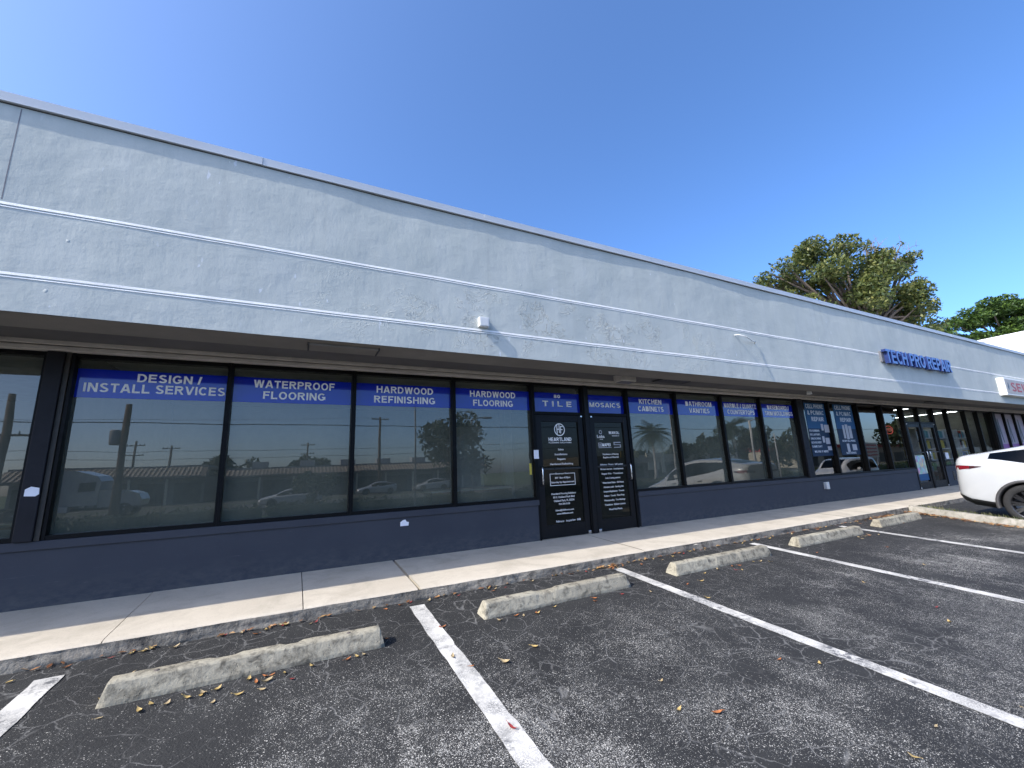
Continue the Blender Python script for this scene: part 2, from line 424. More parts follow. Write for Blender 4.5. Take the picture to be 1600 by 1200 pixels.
# bold grotesque capitals, drawn as strokes and united into one outline
from mathutils.geometry import delaunay_2d_cdt
TH = .185
def _arc(cx, cy, rx, ry, a0, a1, n=14):
    return [(cx+rx*math.cos(R(a0+(a1-a0)*k/n)), cy+ry*math.sin(R(a0+(a1-a0)*k/n))) for k in range(n+1)]
def glyphs(T):
    h = T/2; G = {}
    G['A'] = (.78, [[(.085-.03, -.1), (.39-h*.32+.03, 1.1)], [(.725, -.1), (.39+h*.32-.03, 1.1)], [(.18, .29), (.60, .29)]])
    G['B'] = (.72, [[(h, 0), (h, 1)], [(0, 1-h), (.40, 1-h)]+_arc(.40, .765, .235-h+.02, .235-h, 90, -90)+[(0, .53)], [(0, .53), (.43, .53)]+_arc(.43, .27+h*.0, .28-h, .265-h+.01, 85, -90)+[(0, h)]])
    G['C'] = (.75, [_arc(.385, .5, .385-h, .5-h+.012, 42, 318, 26)])
    G['D'] = (.75, [[(h, 0), (h, 1)], [(0, 1-h), (.32, 1-h)]+_arc(.32, .5, .42-h, .5-h, 90, -90, 20)+[(0, h)]])
    G['E'] = (.66, [[(h, 0), (h, 1)], [(0, 1-h), (.64, 1-h)], [(0, .52), (.60, .52)], [(0, h), (.66, h)]])
    G['F'] = (.62, [[(h, 0), (h, 1)], [(0, 1-h), (.62, 1-h)], [(0, .50), (.55, .50)]])
    G['G'] = (.80, [_arc(.40, .5, .40-h, .5-h+.012, 42, 335, 26), [(.44, .44), (.79, .44)], [(.79-h, .46), (.79-h, .12)]])
    G['H'] = (.74, [[(h, 0), (h, 1)], [(.74-h, 0), (.74-h, 1)], [(0, .53), (.74, .53)]])
    G['I'] = (T, [[(h, 0), (h, 1)]])
    G['J'] = (.58, [[(.58-h, 1), (.58-h, .28)]+_arc(.29, .28, .29-h, .28-h, 0, -170)])
    G['K'] = (.76, [[(h, 0), (h, 1)], [(.05, .27), (.73, 1.08)], [(.28, .58), (.70, -.08)]])
    G['L'] = (.63, [[(h, 0), (h, 1)], [(0, h), (.63, h)]])
    G['M'] = (.86, [[(h, 0), (h, 1)], [(.86-h, 0), (.86-h, 1)], [(h*1.0, 1.12), (.43, -.06)], [(.86-h*1.0, 1.12), (.43, -.06)]])
    G['N'] = (.74, [[(h, 0), (h, 1)], [(.74-h, 0), (.74-h, 1)], [(h*.75, 1.05), (.74-h*.75, -.05)]])
    G['O'] = (.80, [_arc(.40, .5, .40-h, .5-h+.012, 0, 360, 32)])
    G['0'] = (.60, [_arc(.30, .5, .30-h, .5-h+.005, 0, 360, 28)])
    G['8'] = (.60, [_arc(.30, .735, .275-h, .265-h, 0, 360, 22), _arc(.30, .28, .30-h, .28-h, 0, 360, 22)])
    G['P'] = (.68, [[(h, 0), (h, 1)], [(0, 1-h), (.38, 1-h)]+_arc(.38, .70, .30-h, .30-h, 90, -90)+[(0, .40+h)]])
    G['Q'] = (.82, [_arc(.40, .5, .40-h, .5-h+.012, 0, 360, 32), [(.48, .28), (.80, -.02)]])
    G['R'] = (.75, [[(h, 0), (h, 1)], [(0, 1-h), (.41, 1-h)]+_arc(.41, .72, .30-h, .28-h, 90, -90)+[(0, .44+h)], [(.36, .52), (.70, -.08)]])
    G['S'] = (.69, [_arc(.345, .735, .315-h, .265-h+.012, 25, 255, 18)[:-1]+_arc(.345, .27, .345-h, .27-h+.012, 80, -160, 20)])
    G['T'] = (.66, [[(.33, 0), (.33, 1)], [(0, 1-h), (.66, 1-h)]])
    G['U'] = (.74, [[(h, 1), (h, .36)]+_arc(.37, .36, .37-h, .36-h+.01, 180, 360, 18)+[(.74-h, 1)]])
    G['V'] = (.75, [[(.05, 1.1), (.375, -.05)], [(.70, 1.1), (.375, -.05)]])
    G['W'] = (1.06, [[(.075, 1.1), (.29, -.08)], [(.53, 1.1), (.29, -.08)], [(.53, 1.1), (.77, -.08)], [(.985, 1.1), (.77, -.08)]])
    G['X'] = (.75, [[(.05, 1.08), (.70, -.08)], [(.70, 1.08), (.05, -.08)]])
    G['Y'] = (.74, [[(.03, 1.1), (.37, .48)], [(.71, 1.1), (.37, .48)], [(.37, .52), (.37, 0)]])
    G['Z'] = (.66, [[(.02, 1-h), (.64, 1-h)], [(0, h), (.66, h)], [(.10, -.05), (.57, 1.05)]])
    G['/'] = (.30, [[(.03, -.1), (.27, 1.1)]])
    G['&'] = (.78, [_arc(.33, .77, .21-h*.8, .23-h, 0, 360, 20), _arc(.31, .27, .31-h, .27-h, 60, 350, 20), [(.24, .66), (.78, -.06)]])
    G['-'] = (.34, [[(0, .4), (.34, .4)]])
    return G
def _ribbon(pts, T):
    L, Rr = [], []; n = len(pts); closed = n > 4 and math.dist(pts[0], pts[-1]) < 1e-6
    for i, p in enumerate(pts):
        if closed: a, b = pts[(i-1) if i else n-2], pts[(i+1) if i < n-1 else 1]
        else: a, b = pts[max(i-1, 0)], pts[min(i+1, n-1)]
        d1 = Vector(p)-Vector(a); d2 = Vector(b)-Vector(p)
        if d1.length < 1e-9: d1 = d2
        if d2.length < 1e-9: d2 = d1
        n1 = Vector((-d1.y, d1.x)).normalized(); n2 = Vector((-d2.y, d2.x)).normalized(); m_ = (n1+n2)
        m_ = m_.normalized() if m_.length > 1e-6 else n1
        k = min(1.6, 1/max(.3, m_.dot(n1)))*T/2
        L.append(Vector(p)+m_*k); Rr.append(Vector(p)-m_*k)
    return [[L[i], Rr[i], Rr[i+1], L[i+1]] for i in range(n-1)]
def _clip(poly):
    for lim, sg in ((0., 1), (1., -1)):
        out = []
        for i, q in enumerate(poly):
            p = poly[i-1]; ip, iq = (p.y-lim)*sg >= 0, (q.y-lim)*sg >= 0
            if ip != iq: t = (lim-p.y)/(q.y-p.y); out.append(p.lerp(q, t))
            if iq: out.append(q)
        poly = out
        if len(poly) < 3: return []
    return poly
def caps_bm(text, T=TH, gap=.13, space=.34):
    G = glyphs(T); bm = bmesh.new(); x = 0
    for ch in text:
        if ch == ' ': x += space; continue
        w, strokes = G[ch]; vs_, fs_ = [], []
        for st in strokes:
            for q in _ribbon(st, T):
                q = _clip(q)
                if len(q) < 3: continue
                ar = sum(q[i-1].x*q[i].y-q[i].x*q[i-1].y for i in range(len(q)))
                if abs(ar) < 1e-7: continue
                if ar < 0: q = q[::-1]
                fs_.append(list(range(len(vs_), len(vs_)+len(q)))); vs_ += q
        r = delaunay_2d_cdt(vs_, [], fs_, 0, 1e-5)
        V = [bm.verts.new((x+v.x, v.y, 0)) for v in r[0]]
        for f, org in zip(r[2], r[5]):
            if not org: continue
            try: bm.faces.new([V[i] for i in f])
            except ValueError: pass
        for v in V:
            if not v.link_faces: bm.verts.remove(v)
        x += w+gap
    bmesh.ops.recalc_face_normals(bm, faces=bm.faces)
    for f in bm.faces:
        f.normal_update()
        if f.normal.z < 0: f.normal_flip()
    return bm
def fit(bm, x0, x1, z0, z1, y, thick=.002):
    """lay a flat or extruded text (drawn in XY, facing +Z) on a wall plane facing -Y, filling the given box"""
    xs = [v.co.x for v in bm.verts]; ys = [v.co.y for v in bm.verts]; zs = [v.co.z for v in bm.verts]
    ax, bx, ay, by = min(xs), max(xs), min(ys), max(ys); dz = max(zs)-min(zs)
    for v in bm.verts:
        t = (v.co.z-min(zs))/dz if dz > 1e-9 else 0
        v.co = (x0+(v.co.x-ax)/(bx-ax)*(x1-x0), y-t*thick, z0+(v.co.y-ay)/(by-ay)*(z1-z0))
    return bm
def lettering(lines, parent, y, mat='vinyl_white', bold=.012, name='lettering', T=TH):
    """lines: (text, xc, width, z0, cap height); each line of writing is a part of its own"""
    for (t, xc, w, z0, h) in lines:
        caps = t.upper() == t and all(ch in CAPS for ch in t)
        b = caps_bm(t, T) if caps else text_bm(t, bold)
        low = not caps and any(ch in 'gjpqy,@Q;' for ch in t)
        z = z0-(.28*h if low else 0); hh = h*(1.28 if low else 1)
        fit(b, xc-w/2, xc+w/2, z, z+hh, y)
        r = bmesh.ops.extrude_face_region(b, geom=b.faces[:])
        for g in r['geom']:
            if isinstance(g, bmesh.types.BMVert): g.co.y -= .0015
        bmesh.ops.recalc_face_normals(b, faces=b.faces)
        me = bpy.data.meshes.new(name); b.to_mesh(me); b.free(); link(name, me, mat, parent)
CAPS = set('ABCDEFGHIJKLMNOPQRSTUVWXYZ/&-08 ')

def lotz(y):
    if y > -3: return T1*(y-4.63)
    z3 = T1*(-7.63)
    if y > -7: t = (-3-y)/4; return z3-.13*(t*(2-t))
    return z3-.13
GZ = lotz(-20)

# ------------------------------------------------------------------ the setting: ground, lot, road, sidewalk
ys = [-900, -300, -100, -60, -36, -20, -14, -10, -7, -6, -5, -4, -3, -1, 1, 3, 4.62]
def sheet(name, x0, x1, ylist, dz, mat, extra=None):
    M = MB(); prev = None
    for y in ylist:
        z = (lotz(y) if y <= 4.63 else .0)+dz
        row = [M.bm.verts.new((x, y, z)) for x in (x0, x1)]
        if prev: M.bm.faces.new((prev[0], prev[1], row[1], row[0]))
        prev = row
    return tag(M.obj(name, mat), kind='structure')
sheet('ground', -900, 900, ys+[4.7, 40, 900], -.03, 'grass')
sheet('parking_lot', -70, 120, [-15.8, -10, -7, -6, -5, -4, -3, -1, 1, 3, 4.66], 0, 'asphalt')
sheet('road', -400, 400, [-38, -30, -20.2], .0, 'road_asphalt')
sheet('far_parking_lot', -120, 200, [-46.5, -44, -41], .0, 'road_asphalt')

def grid_mesh(fn, nu, nv):
    M = MB(); vs = [[M.bm.verts.new(fn(i/nu, j/nv)) for j in range(nv+1)] for i in range(nu+1)]
    for i in range(nu):
        for j in range(nv):
            f = M.bm.faces.new((vs[i][j], vs[i+1][j], vs[i+1][j+1], vs[i][j+1])); f.smooth = True
    return M

# sidewalk: one slab per pour, cut by joints, rough weathered kerb face
joints = [-14, -9.5, -5.6, -2.9, -1.27, .13, 1.215, 4.35, 7.05, 9.6, 12.2, 14.8, 17.4, 20.2, 23, 26, 30, 35]
M = MB()
SWY0, SWY1 = 4.63, 6.02
def swz(y): return .10+T2*(y-SWY0)
for i, (a, b) in enumerate(zip(joints, joints[1:])):
    ga = .016 if abs(a-1.215) < .01 else .004; gb = .016 if abs(b-1.215) < .01 else .004
    a += ga; b -= gb
    n = max(4, int((b-a)/.05))
    prof = [(SWY1, 0), (4.98, 0), (4.72, -.001), (4.668, -.006), (4.645, -.018), (4.635, -.035)]
    prev = None
    dzs = random.uniform(-.003, .003)
    for k in range(n+1):
        x = a+(b-a)*k/n
        row = []
        for (yy, dd) in prof:
            w = noise.noise(Vector((x*3.5, yy*4, 1)))*.006+noise.noise(Vector((x*11, yy*9, 4)))*.004
            edge = 1 if yy < 4.7 else 0
            row.append(M.bm.verts.new((x, yy+w*edge, swz(yy)+dd+dzs+w*.6*edge)))
        if prev:
            for q in range(len(prof)-1):
                f = M.bm.faces.new((prev[q], prev[q+1], row[q+1], row[q])); f.smooth = True
        prev = row
    for xx, sgn in ((a, 1), (b, -1)):   # joint sides
        M.face([(xx, SWY1, swz(SWY1)-.001), (xx, 4.66, swz(4.66)-.008), (xx, 4.66, 0), (xx, SWY1, 0)])
tag(M.obj('sidewalk', 'sidewalk_concrete'), kind='structure')
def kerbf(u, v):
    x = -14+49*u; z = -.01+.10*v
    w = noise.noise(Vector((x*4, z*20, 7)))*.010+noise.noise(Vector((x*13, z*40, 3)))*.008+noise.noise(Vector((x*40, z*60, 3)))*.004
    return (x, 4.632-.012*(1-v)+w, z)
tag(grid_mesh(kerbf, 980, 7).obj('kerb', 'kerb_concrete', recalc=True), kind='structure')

def stripe(x0, y0, x1, y1, w, dz=.004):
    M = MB(); n = 60; prev = None
    for k in range(n+1):
        t = k/n; x = x0+(x1-x0)*t; y = y0+(y1-y0)*t
        wl = w/2+noise.noise(Vector((x*3, y*9, 2)))*.010; wr = w/2+noise.noise(Vector((x*3, y*9, 8)))*.010
        row = [M.bm.verts.new((x-wl, y, lotz(y)+dz)), M.bm.verts.new((x+wr, y, lotz(y)+dz))]
        if prev: M.bm.faces.new((prev[0], prev[1], row[1], row[0]))
        prev = row
    tag(M.obj('parking_line', 'line_paint'), kind='structure')
for (a, b, c, d, w) in ((-1.45, 4.40, -1.50, -1.2, .15), (1.14, 4.47, 1.16, -1.2, .145), (3.69, 4.47, 3.79, -1.2, .13), (6.38, 4.47, 6.53, -1.2, .13), (9.0, 4.5, 9.30, -1.2, .13)):
    stripe(a, b, c, d, w)

# ------------------------------------------------------------------ the strip mall
FY, WY, GY = 4.72, 5.98, 6.05
XL, XR = -12.0, 34.0
SOF, COPB, COPT = 2.715, 4.625, 4.715
mall = thing('retail_building', 'long single-storey strip mall with pale blue-grey stucco fascia over dark storefront windows', 'building')
def fasc(u, v):
    x = XL+(XR-XL)*u; z = SOF+(4.66-SOF)*v
    d = noise.noise(Vector((x*.55, 1, z*.8)))*.009+noise.noise(Vector((x*1.7, 5, z*1.9)))*.005+noise.noise(Vector((x*4.5, 9, z*5)))*.0018
    return (x, FY+d, z)
fo = grid_mesh(fasc, 920, 40).obj('fascia', 'stucco', mall)
# body behind the fascia: beam, soffit, roof, rear and party walls
M = MB(); M.box(XL, XR, 4.735, 5.17, SOF-.001, SOF+.06); M.box(XL, XR, 4.745, 4.80, SOF+.07, 4.62)
M.obj('fascia_beam', 'soffit_paint', mall)
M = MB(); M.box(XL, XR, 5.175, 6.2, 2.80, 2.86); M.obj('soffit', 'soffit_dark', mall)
M = MB(); M.box(XL, XR, 4.81, 15, 4.2, 4.3); M.obj('roof', 'roof_gravel', mall)
M = MB(); M.box(XL, XR, 15, 15.2, 0, 4.7); M.box(XL, XL+.2, 6.2, 14.99, 0, 4.7); M.box(XR-.2, XR, 6.2, 14.99, 0, 4.7)
M.box(XL+.21, XR-.21, 6.21, 6.35, 2.9, 4.19)
M.obj('outer_wall', 'white_stucco', mall)
# coping in metal lengths, each with a lap joint
cj = [-12, -9.1, -6.1, -3.15, -.5, 2.12, 5.2, 8.25, 11.3, 14.35, 17.4, 20.45, 23.5, 26.5, 29.5, 34]
for a, b in zip(cj, cj[1:]):
    e = random.uniform(0, .004); M = MB()
    M.prism([(FY-.030-e, COPB), (FY-.022-e, COPB+.004), (FY-.028-e, COPT), (FY-.014, COPT+.008), (FY+.30, COPT-.005), (FY+.30, COPT-.02), (FY-.012, COPB)], a+.0015, b-.0015)
    M.obj('coping', 'coping_metal', mall)
# reveal beads running along the fascia: two ribs with a groove between
for z in (3.655, 3.025):
    for zt, h, pr in ((z+.028, .024, .005), (z-.008, .010, .004)):
        n = 460; prev = None; M = MB()
        for k in range(n+1):
            x = XL+(XR-XL)*k/n; yb = fasc((x-XL)/(XR-XL), (zt-h/2-SOF)/(4.66-SOF))[1]
            w = noise.noise(Vector((x*2, z, zt*50)))*.0012; w2 = noise.noise(Vector((x*1.3, z, 7)))*.003
            row = [M.bm.verts.new(q) for q in ((x, yb+.012, zt+.004+w2), (x, yb-.0012, zt+w2), (x, yb-pr+w, zt-h+w2), (x, yb+.012, zt-h-.001+w2))]
            if prev:
                for q in range(3): M.bm.faces.new((prev[q], prev[q+1], row[q+1], row[q]))
            prev = row
        M.obj('trim_bead', 'stucco_bead', mall)
M = MB(); prev = None  # dark strip under the coping edge, its shade line painted as colour
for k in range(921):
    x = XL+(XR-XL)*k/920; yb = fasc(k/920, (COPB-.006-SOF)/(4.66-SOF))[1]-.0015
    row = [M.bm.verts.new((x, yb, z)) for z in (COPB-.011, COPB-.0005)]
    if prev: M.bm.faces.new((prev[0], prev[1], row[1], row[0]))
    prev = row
M.obj('drip_shadow_strip', 'trim_shadow', mall)
# vertical control joints of the fascia
for x in (-2.35,):
    M = MB(); prev = None
    for k in range(61):
        z = 3.70+.90*k/60; yb = fasc((x-XL)/(XR-XL), (z-SOF)/(4.66-SOF))[1]-.0008
        row = [M.bm.verts.new((x+q, yb, z)) for q in (-.004, .004)]
        if prev: M.bm.faces.new((prev[0], prev[1], row[1], row[0]))
        prev = row
    M.obj('control_joint', 'raceway_grey', mall)
# head trim above the windows
M = MB(); M.box(XL, XR, 5.86, 6.0, 2.757, 2.80, 0, .004); M.box(XL, XR, 5.885, 6.0, 2.705, 2.745, 0, .004); M.obj('head_trim', 'trim_beige', mall)
M = MB(); M.box(XL, XR, 5.93, 6.19, 2.745, 2.757); M.obj('trim_shadow_strip', 'trim_shadow', mall)  # dark strip between the two bands, shade put into its colour
M = MB(); M.box(XL, XR, 6.0, 6.19, 2.66+.02, 2.745); M.obj('head_beam', 'frame_bronze', mall)
# base walls with projecting cap
def base_wall(a, b):
    M = MB(); M.box(a, b, WY, 6.19, .08, .70, 0); M.box(a-.012, b+.012, WY-.022, 6.19, .701, .785, 0, .006)
    M.obj('base_wall', 'slate_paint', mall)
base_wall(XL, 3.47); base_wall(5.59, 16.66); base_wall(18.72, XR)
# pillars
def pillar(a, b, y0=5.93, mat='pillar_paint', z0=.787):
    M = MB(); M.box(a, b, y0, 6.185, z0, 2.70, 0, .006); return M.obj('pillar', mat, mall)
pillar(-2.385, -2.245); pillar(10.992, 11.235); pillar(23.93, 24.2)
M = MB(); M.box(-2.243, -2.204, 5.955, 6.18, .787, 2.699); M.obj('pillar', 'frame_light', mall)
M = MB(); M.box(4.50, 4.58, 5.95, 6.185, .15, 2.70, 0, .004); M.obj('pillar', 'door_black', mall)

MW = .0275
def window(x0, x1, z0=.83, z1=2.66, glass='shop_glass', lines=None, banner=True, y0=5.967):
    """frame mesh (part) > pane, banner, lettering"""
    M = MB()
    M.box(x0-MW+.0005, x0, y0, 6.09, z0-.043, z1+.04); M.box(x1, x1+MW-.0005, y0, 6.09, z0-.043, z1+.04)
    M.box(x0, x1, y0+.012, 6.09, z1, z1+.04); M.box(x0, x1, y0+.006, 6.09, z0-.043, z0)
    w = M.obj('window', 'frame_bronze', mall)
    M = MB(); M.face([(x0, GY, z0), (x1, GY, z0), (x1, GY, z1), (x0, GY, z1)])
    M.obj('pane', glass, w, recalc=False)
    if lines:
        if banner:
            M = MB(); M.box(x0+.006, x1-.006, GY-.005, GY-.002, 2.235, 2.552); M.obj('banner', 'vinyl_blue', w)
        lettering(lines, w, GY-.0055)
    return w
def two(x0, x1, a, wa, b, wb, h=.098):
    c = (x0+x1)/2
    return [(a, c, wa, 2.425, h), (b, c, wb, 2.283, h)]
window(-7.2, -4.5); window(-4.445, -2.415)
window(-2.17, -.80, lines=[('DESIGN /', -1.36, .60, 2.428, .095), ('INSTALL SERVICES', -1.46, 1.28, 2.30, .10)])
window(-.745, .63, lines=two(-.745, .63, 'WATERPROOF', .94, 'FLOORING', .72))
window(.685, 2.06, lines=two(.685, 2.06, 'HARDWOOD', .82, 'REFINISHING', .88))
window(2.115, 3.44, lines=two(2.115, 3.44, 'HARDWOOD', .80, 'FLOORING', .70))
window(5.555, 6.79, lines=two(5.60, 6.79, 'KITCHEN', .60, 'CABINETS', .68))
window(6.845, 8.19, lines=two(6.97, 8.19, 'BATHROOM', .80, 'VANITIES', .62))
window(8.245, 9.56, lines=two(8.36, 9.56, 'MARBLE / QUARTZ', 1.12, 'COUNTERTOPS', .95))
window(9.615, 10.96, lines=two(9.78, 10.98, 'BASEBOARD /', .86, 'TRIM MOULDINGS', 1.10))
# phone repair shop
def poster(w, x0, x1, kind):
    M = MB(); M.box(x0, x1, GY-.005, GY-.002, 1.98, 2.64); M.obj('poster', 'poster_blue', w)
    M = MB(); M.box(x0, x1, GY-.0048, GY-.002, 1.28, 1.979); M.obj('poster', 'poster_navy', w)
    c = (x0+x1)/2
    lettering([('CELL PHONE', c, .80, 2.50, .11), ('& PC/MAC', c, .74, 2.335, .11), ('REPAIR', c+.05, .56, 2.17, .11)], w, GY-.006, 'poster_white')
    if kind == 0:
        lettering([('FIX SCREENS', c-.2, .45, 1.90, .05), ('FIX LAPTOPS', c-.2, .45, 1.80, .05), ('UNLOCKING', c-.2, .45, 1.70, .05), ('DATA RECOVERY', c-.2, .45, 1.60, .05), ('SAME DAY', c-.2, .45, 1.50, .05), ('WE FIX IT HERE', c-.05, .62, 1.37, .05)], w, GY-.006, 'poster_white', name='small_lettering')
        for (a, b, p, q) in ((.14, .24, 1.93, 2.10), (.28, .50, 1.88, 2.08), (.10, .2, 1.62, 1.78), (.24, .42, 1.58, 1.74), (.27, .45, 1.42, 1.52)):
            M = MB(); M.box(c+a, c+b, GY-.0065, GY-.005, p, q, 0, .0004); M.obj('device_picture', 'vinyl_grey', w)
    else:
        for (a, b, p, q) in ((-.20, -.10, 1.72, 2.08), (-.06, .07, 1.70, 2.10), (.10, .24, 1.72, 2.06), (-.15, -.02, 1.36, 1.58), (.12, .34, 1.40, 1.56)):
            M = MB(); M.box(c+a, c+b, GY-.0065, GY-.005, p, q, 0, .0004); M.obj('device_picture', 'vinyl_grey', w)
        lettering([('WE BUY CELL PHONES', c, .66, 1.63, .05), ('SALES SERVICE', c, .5, 1.31, .045)], w, GY-.006, 'poster_white', name='small_lettering')
w = window(11.29, 12.46, glass='plain_shop_glass'); poster(w, 11.50, 12.42, 0)
w = window(12.515, 13.92, glass='plain_shop_glass'); poster(w, 12.85, 13.80, 1)
window(13.975, 15.30, glass='plain_shop_glass'); window(15.355, 16.60, glass='plain_shop_glass')
window(18.80, 19.86, glass='clear_glass'); window(19.915, 21.40, glass='clear_glass'); window(21.455, 22.55, glass='clear_glass'); window(22.605, 23.87, glass='clear_glass')
for a, b in ((24.25, 25.33), (25.385, 26.5), (26.555, 27.7), (27.755, 29.0)):
    w = window(a, b, glass='clear_glass')
    M = MB(); M.box(a+.01, b-.01, GY-.005, GY-.002, 1.45, 2.64); M.obj('poster', 'poster_lilac', w)
    M = MB(); M.box(a+.01, b-.01, GY-.0052, GY-.002, .84, 1.449); M.obj('poster', 'poster_purple', w)
    M = MB(); c = (a+b)/2
    M.prism([(c-.22, 1.5), (c-.12, 1.5), (c-.04, 2.0), (c+.06, 1.5), (c+.16, 1.5), (c+.03, 2.45), (c-.07, 2.45)], GY-.0075, GY-.0055, 'y')
    M.obj('poster_figure', 'poster_shape', w)
window(29.055, 31.5, glass='shop_glass'); window(31.555, 33.7, glass='shop_glass')

def transom(x0, x1, z0, z1, lines):
    M = MB(); y0 = 5.967
    M.box(x0-.03, x0, y0, 6.09, .16, z1+.04); M.box(x1, x1+.03, y0, 6.09, .16, z1+.04)
    M.box(x0, x1, y0+.01, 6.09, z1, z1+.04); M.box(x0, x1, y0+.01, 6.09, z0-.05, z0)
    w = M.obj('transom', 'frame_bronze', mall)
    M = MB(); M.face([(x0, GY, z0), (x1, GY, z0), (x1, GY, z1), (x0, GY, z1)]); M.obj('pane', 'shop_glass', w, recalc=False)
    if lines:
        M = MB(); M.box(x0+.004, x1-.004, GY-.005, GY-.002, z0+.005, 2.552); M.obj('banner', 'vinyl_blue', w)
        lettering(lines, w, GY-.0055)
def door(x0, x1, hinge, glass='door_glass'):
    M = MB(); z0, z1 = .185, 2.155; y0, y1 = 5.985, 6.03
    st = .105
    M.box(x0, x0+st, y0, y1, z0, z1, 0, .004); M.box(x1-st, x1, y0, y1, z0, z1, 0, .004)
    M.box(x0+st, x1-st, y0+.002, y1, z1-.11, z1, 0, .003); M.box(x0+st, x1-st, y0+.002, y1, z0, z0+.19, 0, .003)
    d = M.obj('door', 'door_black', mall)
    M = MB(); M.face([(x0+st, 6.012, z0+.19), (x1-st, 6.012, z0+.19), (x1-st, 6.012, z1-.11), (x0+st, 6.012, z1-.11)]); M.obj('pane', glass, d, recalc=False)
    hx = x0+.055 if hinge > 0 else x1-.055
    M = MB(); M.tube([(hx, y0-.002, 1.0), (hx, y0-.045, 1.02), (hx, y0-.05, 1.05), (hx, y0-.05, 1.25), (hx, y0-.045, 1.28), (hx, y0-.002, 1.30)], .012, 8); M.obj('handle', 'steel', d)
    px = x1-.035 if hinge > 0 else x0+.035
    M = MB(); M.box(px-.03, px+.03, y0-.02, y0-.001, z0-.005, z0+.045, 0, .006); M.obj('pivot', 'steel', d); M = MB(); M.box(px-.02, px+.02, y0-.018, y0-.001, z1-.03, z1+.0, 0, .004); M.obj('pivot', 'steel', d)
    M = MB(); M.box(x0+st, x1-st, y0+.004, y0+.024, 1.245, 1.275, 0, .003); M.obj('push_bar', 'vinyl_black', d)
    return d
transom(3.50, 4.47, 2.21, 2.65, [('80', 4.00, .13, 2.465, .06), ('T I L E', 4.00, .60, 2.315, .095)])
transom(4.61, 5.49, 2.21, 2.65, [('MOSAICS', 5.05, .72, 2.33, .085)])
d1 = door(3.505, 4.465, 1); d2 = door(4.615, 5.485, -1)
Y = 6.0105; c = 3.985
T = lambda t, w, z, h=.032, x=c: (t, x, w, z, h)
lettering([T('HEARTLAND', .46, 1.715, .062), T('FLOORING SOLUTIONS', .46, 1.68, .018)], d1, Y, bold=.02, name='logo_lettering')
M = MB()
n = 40
for k in range(n):
    a, b = 2*math.pi*k/n, 2*math.pi*(k+1)/n
    M.face([(c+q*math.cos(t), Y-.001, 1.91+q*math.sin(t)) for q, t in ((.092, a), (.108, a), (.108, b), (.092, b))])
M.box(c-.058, c-.044, Y-.002, Y, 1.84, 1.99); M.box(c-.012, c+.002, Y-.002, Y, 1.855, 2.01); M.box(c-.044, c-.012, Y-.002, Y, 1.91, 1.924)
M.box(c+.014, c+.028, Y-.002, Y, 1.845, 1.97); M.box(c+.028, c+.07, Y-.002, Y, 1.956, 1.97); M.box(c+.028, c+.06, Y-.002, Y, 1.905, 1.919)
M.obj('logo', 'vinyl_white', d1)
lettering([T('Sales', .11, 1.56), T('Installations', .25, 1.48), T('Repairs', .16, 1.40), T('Hardwood Refinishing', .46, 1.32),
           T('Showroom Hours', .28, 1.165, .026), T('M-F  8am-4:30pm', .30, 1.095, .030), T('Saturday by Appointment', .46, 1.025, .030),
           T('Heartland Flooring Solutions', .48, .84, .030), T('80 E. Oakland Park Blvd', .42, .785, .030), T('Oakland Park, FL 33334', .40, .73, .030), T('754-300-5150', .22, .675, .028),
           T('Sales@hfsfloors.com', .36, .58, .028), T('www.hfsfloors.com', .32, .525, .028), T('Pallmann', .15, .405, .03, 3.88), T('bergoda flort', .18, .405, .03, 4.09), T('OO', .07, .405, .03, 4.25)], d1, Y, bold=.014)
M = MB()
for (a, b, p, q) in ((3.735, 3.84, 1.172, 1.18), (4.13, 4.235, 1.172, 1.18), (3.735, 4.235, .985, .993), (3.735, 3.743, .993, 1.172), (4.227, 4.235, .993, 1.172)): M.box(a, b, Y-.002, Y, p, q)
M.obj('hours_border', 'vinyl_white', d1)
c = 5.05
T = lambda t, w, z, h=.03, x=c: (t, x, w, z, h)
lettering([T('WAKOL', .25, 1.835, .048, 5.17), T('TOMORROW BEGINS TODAY', .17, 1.795, .014, 5.20), T('Loba', .17, 1.765, .055, 4.86), T('ON TOP', .07, 1.735, .014, 4.87), T('MAPEI', .19, 1.615, .055, 4.97)], d2, Y, bold=.02, name='logo_lettering')
M = MB()
for (a, b, p, q) in ((4.79, 4.865, 1.612, 1.622), (4.79, 4.80, 1.622, 1.68), (4.855, 4.865, 1.622, 1.68), (4.80, 4.855, 1.67, 1.68), (4.815, 4.84, 1.63, 1.655), (4.79, 5.08, 1.588, 1.597),
                     (5.14, 5.30, 1.675, 1.69), (5.14, 5.158, 1.645, 1.675), (5.14, 5.30, 1.635, 1.645), (5.285, 5.30, 1.60, 1.635), (5.14, 5.30, 1.588, 1.60)): M.box(a, b, Y-.002, Y, p, q)
for k in range(20):
    a, b = 2*math.pi*k/20, 2*math.pi*(k+1)/20
    M.face([(4.86+q*math.cos(t), Y-.001, 1.87+q*math.sin(t)) for q, t in ((.022, a), (.036, a), (.036, b), (.022, b))])
M.obj('logo', 'vinyl_grey', d2)
